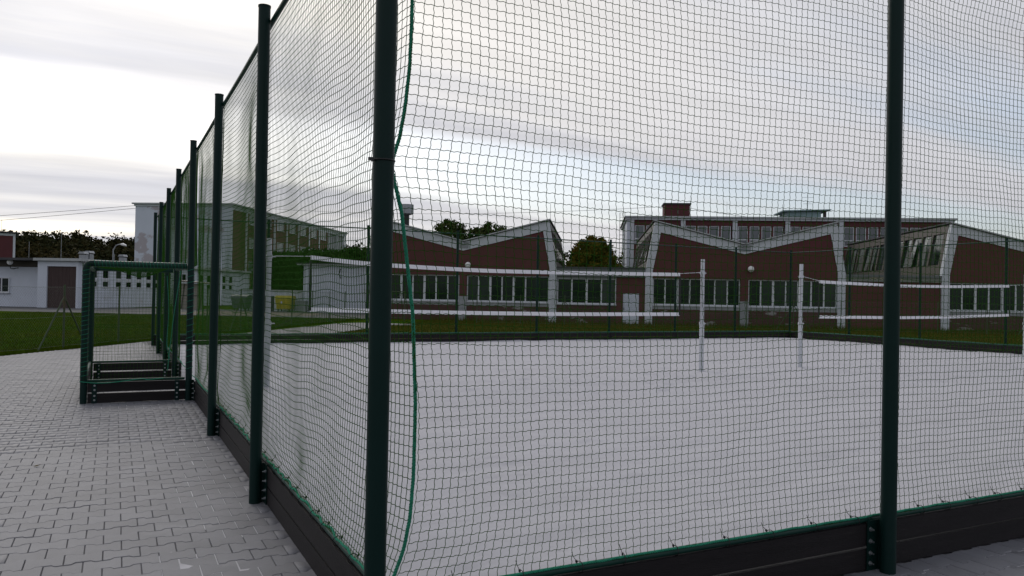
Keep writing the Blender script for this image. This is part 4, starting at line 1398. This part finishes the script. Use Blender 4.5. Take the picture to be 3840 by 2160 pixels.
yb = wheeled_bin("waste_container", "yellow plastic wheeled recycling container in front of the pale wall", W(-28.05, 11.2), M["yellow"], M["yellow"])
sm = MB()
sm.prism([(0.09 * math.cos(a) - 0.12, 0.72 + 0.09 * math.sin(a)) for a in np.linspace(0, 2 * math.pi, 12, endpoint=False)], -0.512, -0.506)
sm.build("round_sticker", M["whitewall"], yb)
wheeled_bin("waste_container", "dark grey wheeled container left of the yellow one", W(-31.6, 11.0), M["darkbin"], M["darkbin"])
st = empty("utility_cabinet", "grey low cabinet standing right of the yellow container", "cabinet", W(-26.75, 11.4), -ANG)
MB().box(-0.35, 0.35, -0.25, 0.25, -0.05, 0.82).build("body", M["grey"], st)
MB().box(-0.4, 0.4, -0.3, 0.3, 0.822, 0.88).build("top", M["galv"], st)

sh = empty("shelter", "small beige lean-to shelter with brown roof against the white shed", "shelter", W(-38.1, 13.2), -ANG)
MB().box(0.0, 2.1, 0.0, 0.08, -0.05, 2.1).build("wall", M["beige"], sh)
MB().box(0.0, 2.1, -0.012, -0.002, 1.05, 1.12).build("batten", M["brown"], sh)
MB().prism([(-0.4, 2.30), (2.7, 2.06), (2.7, 2.14), (-0.4, 2.38)], -0.4, 1.8).build("roof", M["brown"], sh)
for x in (0.35, 1.95):
    MB().tube([(x - 0.12, -0.05, 0.0), (x + 0.12, -0.05, 2.1)], 0.04, 6).build("prop", M["brown"], sh)

# ------------------------------------------------------------------ chain-link fences with braced posts


def link_fence(label, pts, braced, height=1.66, wire_from=0, grp="chain link fences on the grass"):
    t = empty("chain_link_fence", label, "fence", (pts[0][0], pts[0][1], 0), 0, grp)
    o = Vector((pts[0][0], pts[0][1], 0))
    for i, p in enumerate(pts):
        q = Vector((p[0], p[1], 0)) - o
        MB().cyl(q.x, q.y, -0.1, height, 0.026, 8).build("post", M["fpost"], t)
        if i in braced:
            dd = (Vector((pts[min(i + 1, len(pts) - 1)][0], pts[min(i + 1, len(pts) - 1)][1], 0)) - Vector((pts[max(i - 1, 0)][0], pts[max(i - 1, 0)][1], 0))).normalized()
            for s in (-1, 1):
                MB().tube([(q.x, q.y, 1.34), (q.x + dd.x * 0.95 * s, q.y + dd.y * 0.95 * s, -0.05)], 0.022, 7).build("brace", M["fpost"], t)
    wires = MB()
    V_, Q_ = [], []
    k = 0
    for a, b in zip(pts[:-1], pts[1:]):
        a = np.array(a)
        b = np.array(b)
        ln = np.linalg.norm(b - a)
        d_ = (b - a) / ln
        for z in (0.05, 0.82, 1.60):
            p0, p1 = a - np.array(o[:2]), b - np.array(o[:2])
            wires.tube([(p0[0], p0[1], z), ((p0[0] + p1[0]) / 2, (p0[1] + p1[1]) / 2, z - 0.02), (p1[0], p1[1], z)], 0.0025, 4)
        # diagonal wires both ways
        cell = 0.085
        hh = 1.55
        s0 = np.arange(-hh, ln, cell)
        for sg in (1, -1):
            st0 = s0 if sg > 0 else s0 + hh
            en = st0 + sg * hh
            za, zb = np.full_like(st0, 0.05), np.full_like(st0, 0.05 + hh)
            lo = np.clip(st0, 0, ln)
            hi = np.clip(en, 0, ln)
            za2 = 0.05 + (lo - st0) / (en - st0) * hh
            zb2 = 0.05 + (hi - st0) / (en - st0) * hh
            P0 = np.stack([a[0] - o.x + d_[0] * lo, a[1] - o.y + d_[1] * lo, za2], -1)
            P1 = np.stack([a[0] - o.x + d_[0] * hi, a[1] - o.y + d_[1] * hi, zb2], -1)
            P = np.stack([P0, P1], 1)
            v_, q_ = strings([P], 0.0013, [2])
            V_.append(v_)
            Q_.append(q_ + k)
            k += len(v_)
    wires.build("tension_wire", M["wire"], t)
    link("mesh", np_mesh("mesh", np.concatenate(V_), np.concatenate(Q_), M["wire"]), t, kind="stuff")
    return t


pl = [W(-17.6, n_)[:2] for n_ in (-39.2, -36.7, -34.2, -31.7, -29.3, -26.9, -24.2, -21.6, -18.9, -16.3, -13.6, -11.0, -8.4, -5.8)]
link_fence("chain link fence with braced posts along the grass edge, left of the walk", pl, (4, 8))
pf_ = [W(u, -4.2)[:2] for u in np.arange(-10.3, 30, 2.53)]
link_fence("low chain link fence on the grass strip right in front of the red halls", pf_, (2, 7.0, 7, 12))
gt_ = empty("wire_gate", "green tube gate in front of the white garage", "gate", W(-16.9, -3.6), -ANG)
for x in (0.0, 2.2):
    MB().cyl(x, 0, -0.1, 1.76, 0.04, 8).build("post", M["fpost"], gt_)
MB().tube([(0.0, 0, 1.70), (2.2, 0, 1.70)], 0.028, 7).tube([(0.06, 0, 0.15), (2.14, 0, 0.15)], 0.022, 7).tube([(0.06, 0, 0.15), (2.14, 0, 1.65)], 0.016, 6).build("leaf_frame", M["fpost"], gt_)

# ------------------------------------------------------------------ trees


def tree(label, u, n_, height, crown, leafmat, seed, per=170, leaf=0.16, trunk_r=0.16):
    g = np.random.default_rng(seed)
    t = empty("tree", label, "tree", W(u, n_), -ANG)
    tb = MB()
    top = max(c[2] for c, r in crown)
    tb.tube([(0, 0, -0.1), (0.05, 0, top * 0.3), (0.0, 0.05, top * 0.6), (0.05, 0, top * 0.9)], [trunk_r, trunk_r * 0.8, trunk_r * 0.55, trunk_r * 0.2], 8)
    for c, r in crown:
        z0 = c[2] * g.uniform(0.4, 0.6)
        mid = (c[0] * 0.5, c[1] * 0.5, (z0 + c[2]) / 2 + 0.2)
        tb.tube([(0.02, 0.02, z0), mid, c], [trunk_r * 0.4, trunk_r * 0.25, trunk_r * 0.08], 6)
    tb.build("trunk", M["bark"], t)
    V, Q = leaf_cloud([c for c, r in crown], [r for c, r in crown], per, leaf, seed + 1, 0.85)
    link("crown", np_mesh("crown", V, Q, leafmat), t)


def crown(seed, n, w, d_, z0, z1, r0, r1, taper=0.5):
    g = np.random.default_rng(seed)
    out = []
    while len(out) < n:
        x, y, z = g.uniform(-1, 1), g.uniform(-1, 1), g.uniform(0, 1)
        lim = math.sqrt(max(0.02, 1 - (abs(z - 0.35) / 0.66) ** 2)) if taper else math.sqrt(max(0.02, 1 - z ** 3.2))
        if x * x + y * y < lim * lim:
            out.append(((x * w, y * d_, z0 + (z1 - z0) * z), g.uniform(r0, r1)))
    return out


tree("green tree with open crown behind the dip of the left butterfly roof, left one", -18.3, 30, 9.5, crown(1, 190, 2.1, 2.0, 5.0, 9.4, 0.25, 0.48, 0), M["leaf_green"], 101, 75, 0.13)
tree("broad green tree behind the dip of the left butterfly roof, right one", -14.4, 31, 9.2, crown(2, 260, 2.9, 2.4, 5.0, 9.0, 0.25, 0.48, 0), M["leaf_green"], 103, 75, 0.13)
tree("dense round autumn tree, olive and rusty orange, between the first two halls", -3.7, 30, 8.0, crown(3, 360, 2.75, 2.5, 1.4, 7.6, 0.32, 0.55, 0), M["leaf_autumn"], 105, 170, 0.15)
tree("thin half bare tree below the roof ladder of the red wing", -0.55, 27.0, 6, crown(4, 22, 0.75, 0.7, 3.2, 6.1, 0.2, 0.4), M["leaf_autumn"], 107, 40, 0.10, 0.07)

# wooded ridge on the skyline
g = np.random.default_rng(77)
hd_ = np.linspace(R(-60), R(75), 136)
rows_ = []
for rr, zz in ((170, -0.5), (215, 5.8), (262, 11.0), (300, 13.0), (420, 8.0)):
    zvar = 1.0 + 0.05 * np.sin(hd_ * 9) + 0.03 * np.sin(hd_ * 23 + 1)
    rows_.append(np.stack([CAM.x + rr * np.sin(hd_), CAM.y + rr * np.cos(hd_), zz * zvar], -1))
G = np.stack(rows_, 0)
ii = np.arange(5 * 136).reshape(5, 136)
qd = np.stack([ii[:-1, :-1], ii[:-1, 1:], ii[1:, 1:], ii[1:, :-1]], -1).reshape(-1, 4)
link("hill", np_mesh("hill", G.reshape(-1, 3), qd[:, ::-1], M["leaf_wood"], True), kind="structure")
cs_, rs_ = [], []
for i in range(2600):
    h = g.uniform(R(-16), R(30)) if i < 2000 else g.uniform(R(-55), R(70))
    rr = g.uniform(180, 300)
    z0 = np.interp(rr, [170, 215, 262, 300], [-0.5, 5.8, 11.0, 13.0])
    th = g.uniform(3.0, 6.0)
    if g.uniform() < 0.05:
        th += 1.6
    r_ = g.uniform(1.5, 2.8)
    cs_.append((CAM.x + rr * math.sin(h), CAM.y + rr * math.cos(h), z0 + th - r_ * 0.8))
    rs_.append(r_)
V, Q = leaf_cloud(cs_, rs_, 90, 0.55, 78, 1.05)
link("woodland", np_mesh("woodland", V, Q, M["leaf_wood"]), kind="stuff", label="dark mixed woodland covering the ridge on the skyline", category="woodland")

# overhead wires from the brick school to the left
pwl = empty("overhead_wire", "thin overhead wires running left from the roof of the brick school", "wire", (0, 0, 0))
for (a, b, sag) in (((1.6, 121.0, 13.2), (-60, 150, 6.9), 0.5), ((1.6, 121.2, 13.6), (-60, 150, 8.3), 0.5)):
    MB().tube([(a[0] + (b[0] - a[0]) * t, a[1] + (b[1] - a[1]) * t, a[2] + (b[2] - a[2]) * t - sag * 4 * t * (1 - t)) for t in np.linspace(0, 1, 14)], 0.028, 4).build("wire", M["blackmetal"], pwl)
pwl2 = empty("overhead_wire", "thin overhead wires high across the sky above the red wing", "wire", (0, 0, 0))
for (a, b, sag) in ((W(-50.2, 52, 12.9), W(3.0, 26, 10.3), 0.8), (W(5.2, 26, 10.2), W(12, 24, 9.0), 0.1)):
    MB().tube([(a[0] + (b[0] - a[0]) * t, a[1] + (b[1] - a[1]) * t, a[2] + (b[2] - a[2]) * t - sag * 4 * t * (1 - t)) for t in np.linspace(0, 1, 14)], 0.016, 4).build("wire", M["blackmetal"], pwl2)

# ------------------------------------------------------------------ grass blades
g = np.random.default_rng(9)
n_ = 260000
uu = np.concatenate([-17.25 - 22 * g.uniform(0, 1, n_ // 2) ** 1.6, g.uniform(-13.7, 27, n_ // 2)])
nn = np.concatenate([g.uniform(-36, -1.8, n_ // 2), -30 + 30 * g.uniform(0, 1, n_ // 2)])
px = O2[0] + DU[0] * uu + DN[0] * nn
py = O2[1] + DU[1] * uu + DN[1] * nn
dx_, dy_ = px - CAM.x, py - CAM.y
fw = dx_ * math.sin(YAW) + dy_ * math.cos(YAW)
sd = dx_ * math.cos(YAW) - dy_ * math.sin(YAW)
ok = (~((px > -0.3) & (px < CX + 0.25) & (py > -0.3) & (py < CY + 0.35))) & (fw > 5) & (np.abs(sd) < fw * 0.75 + 1)
ok &= ~((uu < EDGE_U + 0.1) & (uu > EDGE_U - 0.02))
px, py, uu, nn = px[ok], py[ok], uu[ok], nn[ok]
k = len(px)
h = g.uniform(0.025, 0.075, k) * np.where((nn > -1.2), 3.0, 1.0) * np.where(uu > -13.75, 1.5, 1.0)
a = g.uniform(0, 6.28, k)
w = 0.014
bx, by = np.cos(a) * w, np.sin(a) * w
lx, ly = g.normal(0, 0.025, k), g.normal(0, 0.025, k)
M["dryblades"] = leaf_mat("dry_grass_blades", (0.045, 0.060, 0.004), (0.105, 0.088, 0.020), 0.3)
V = np.stack([np.stack([px - bx, py - by, np.full(k, -0.04)], -1), np.stack([px + bx, py + by, np.full(k, -0.04)], -1), np.stack([px + lx, py + ly, -0.035 + h], -1)], 1)
for sel, mm, lab in ((uu < -13.75, "blades", "short mown green grass left of the court and walk"), (uu >= -13.75, "dryblades", "dry olive grass in front of the red halls")):
    vv_ = V[sel].reshape(-1, 3)
    link("grass", np_mesh("grass", vv_, np.arange(len(vv_)).reshape(-1, 3), M[mm]), kind="stuff", label=lab, category="grass")

# fallen leaf and grit on the paving
lf = empty("fallen_leaf", "single small brown leaf lying on the grey paving", "leaf", (-1.55, 4.95, 0.004))
MB().add([(-0.03, 0, 0.0), (-0.01, 0.016, 0.008), (0.03, 0.004, 0.014), (0.0, -0.018, 0.010), (0, 0, 0.003)], [(0, 4, 1), (1, 4, 2), (2, 4, 3), (3, 4, 0)]).build("blade", M["leaf_autumn"], lf)
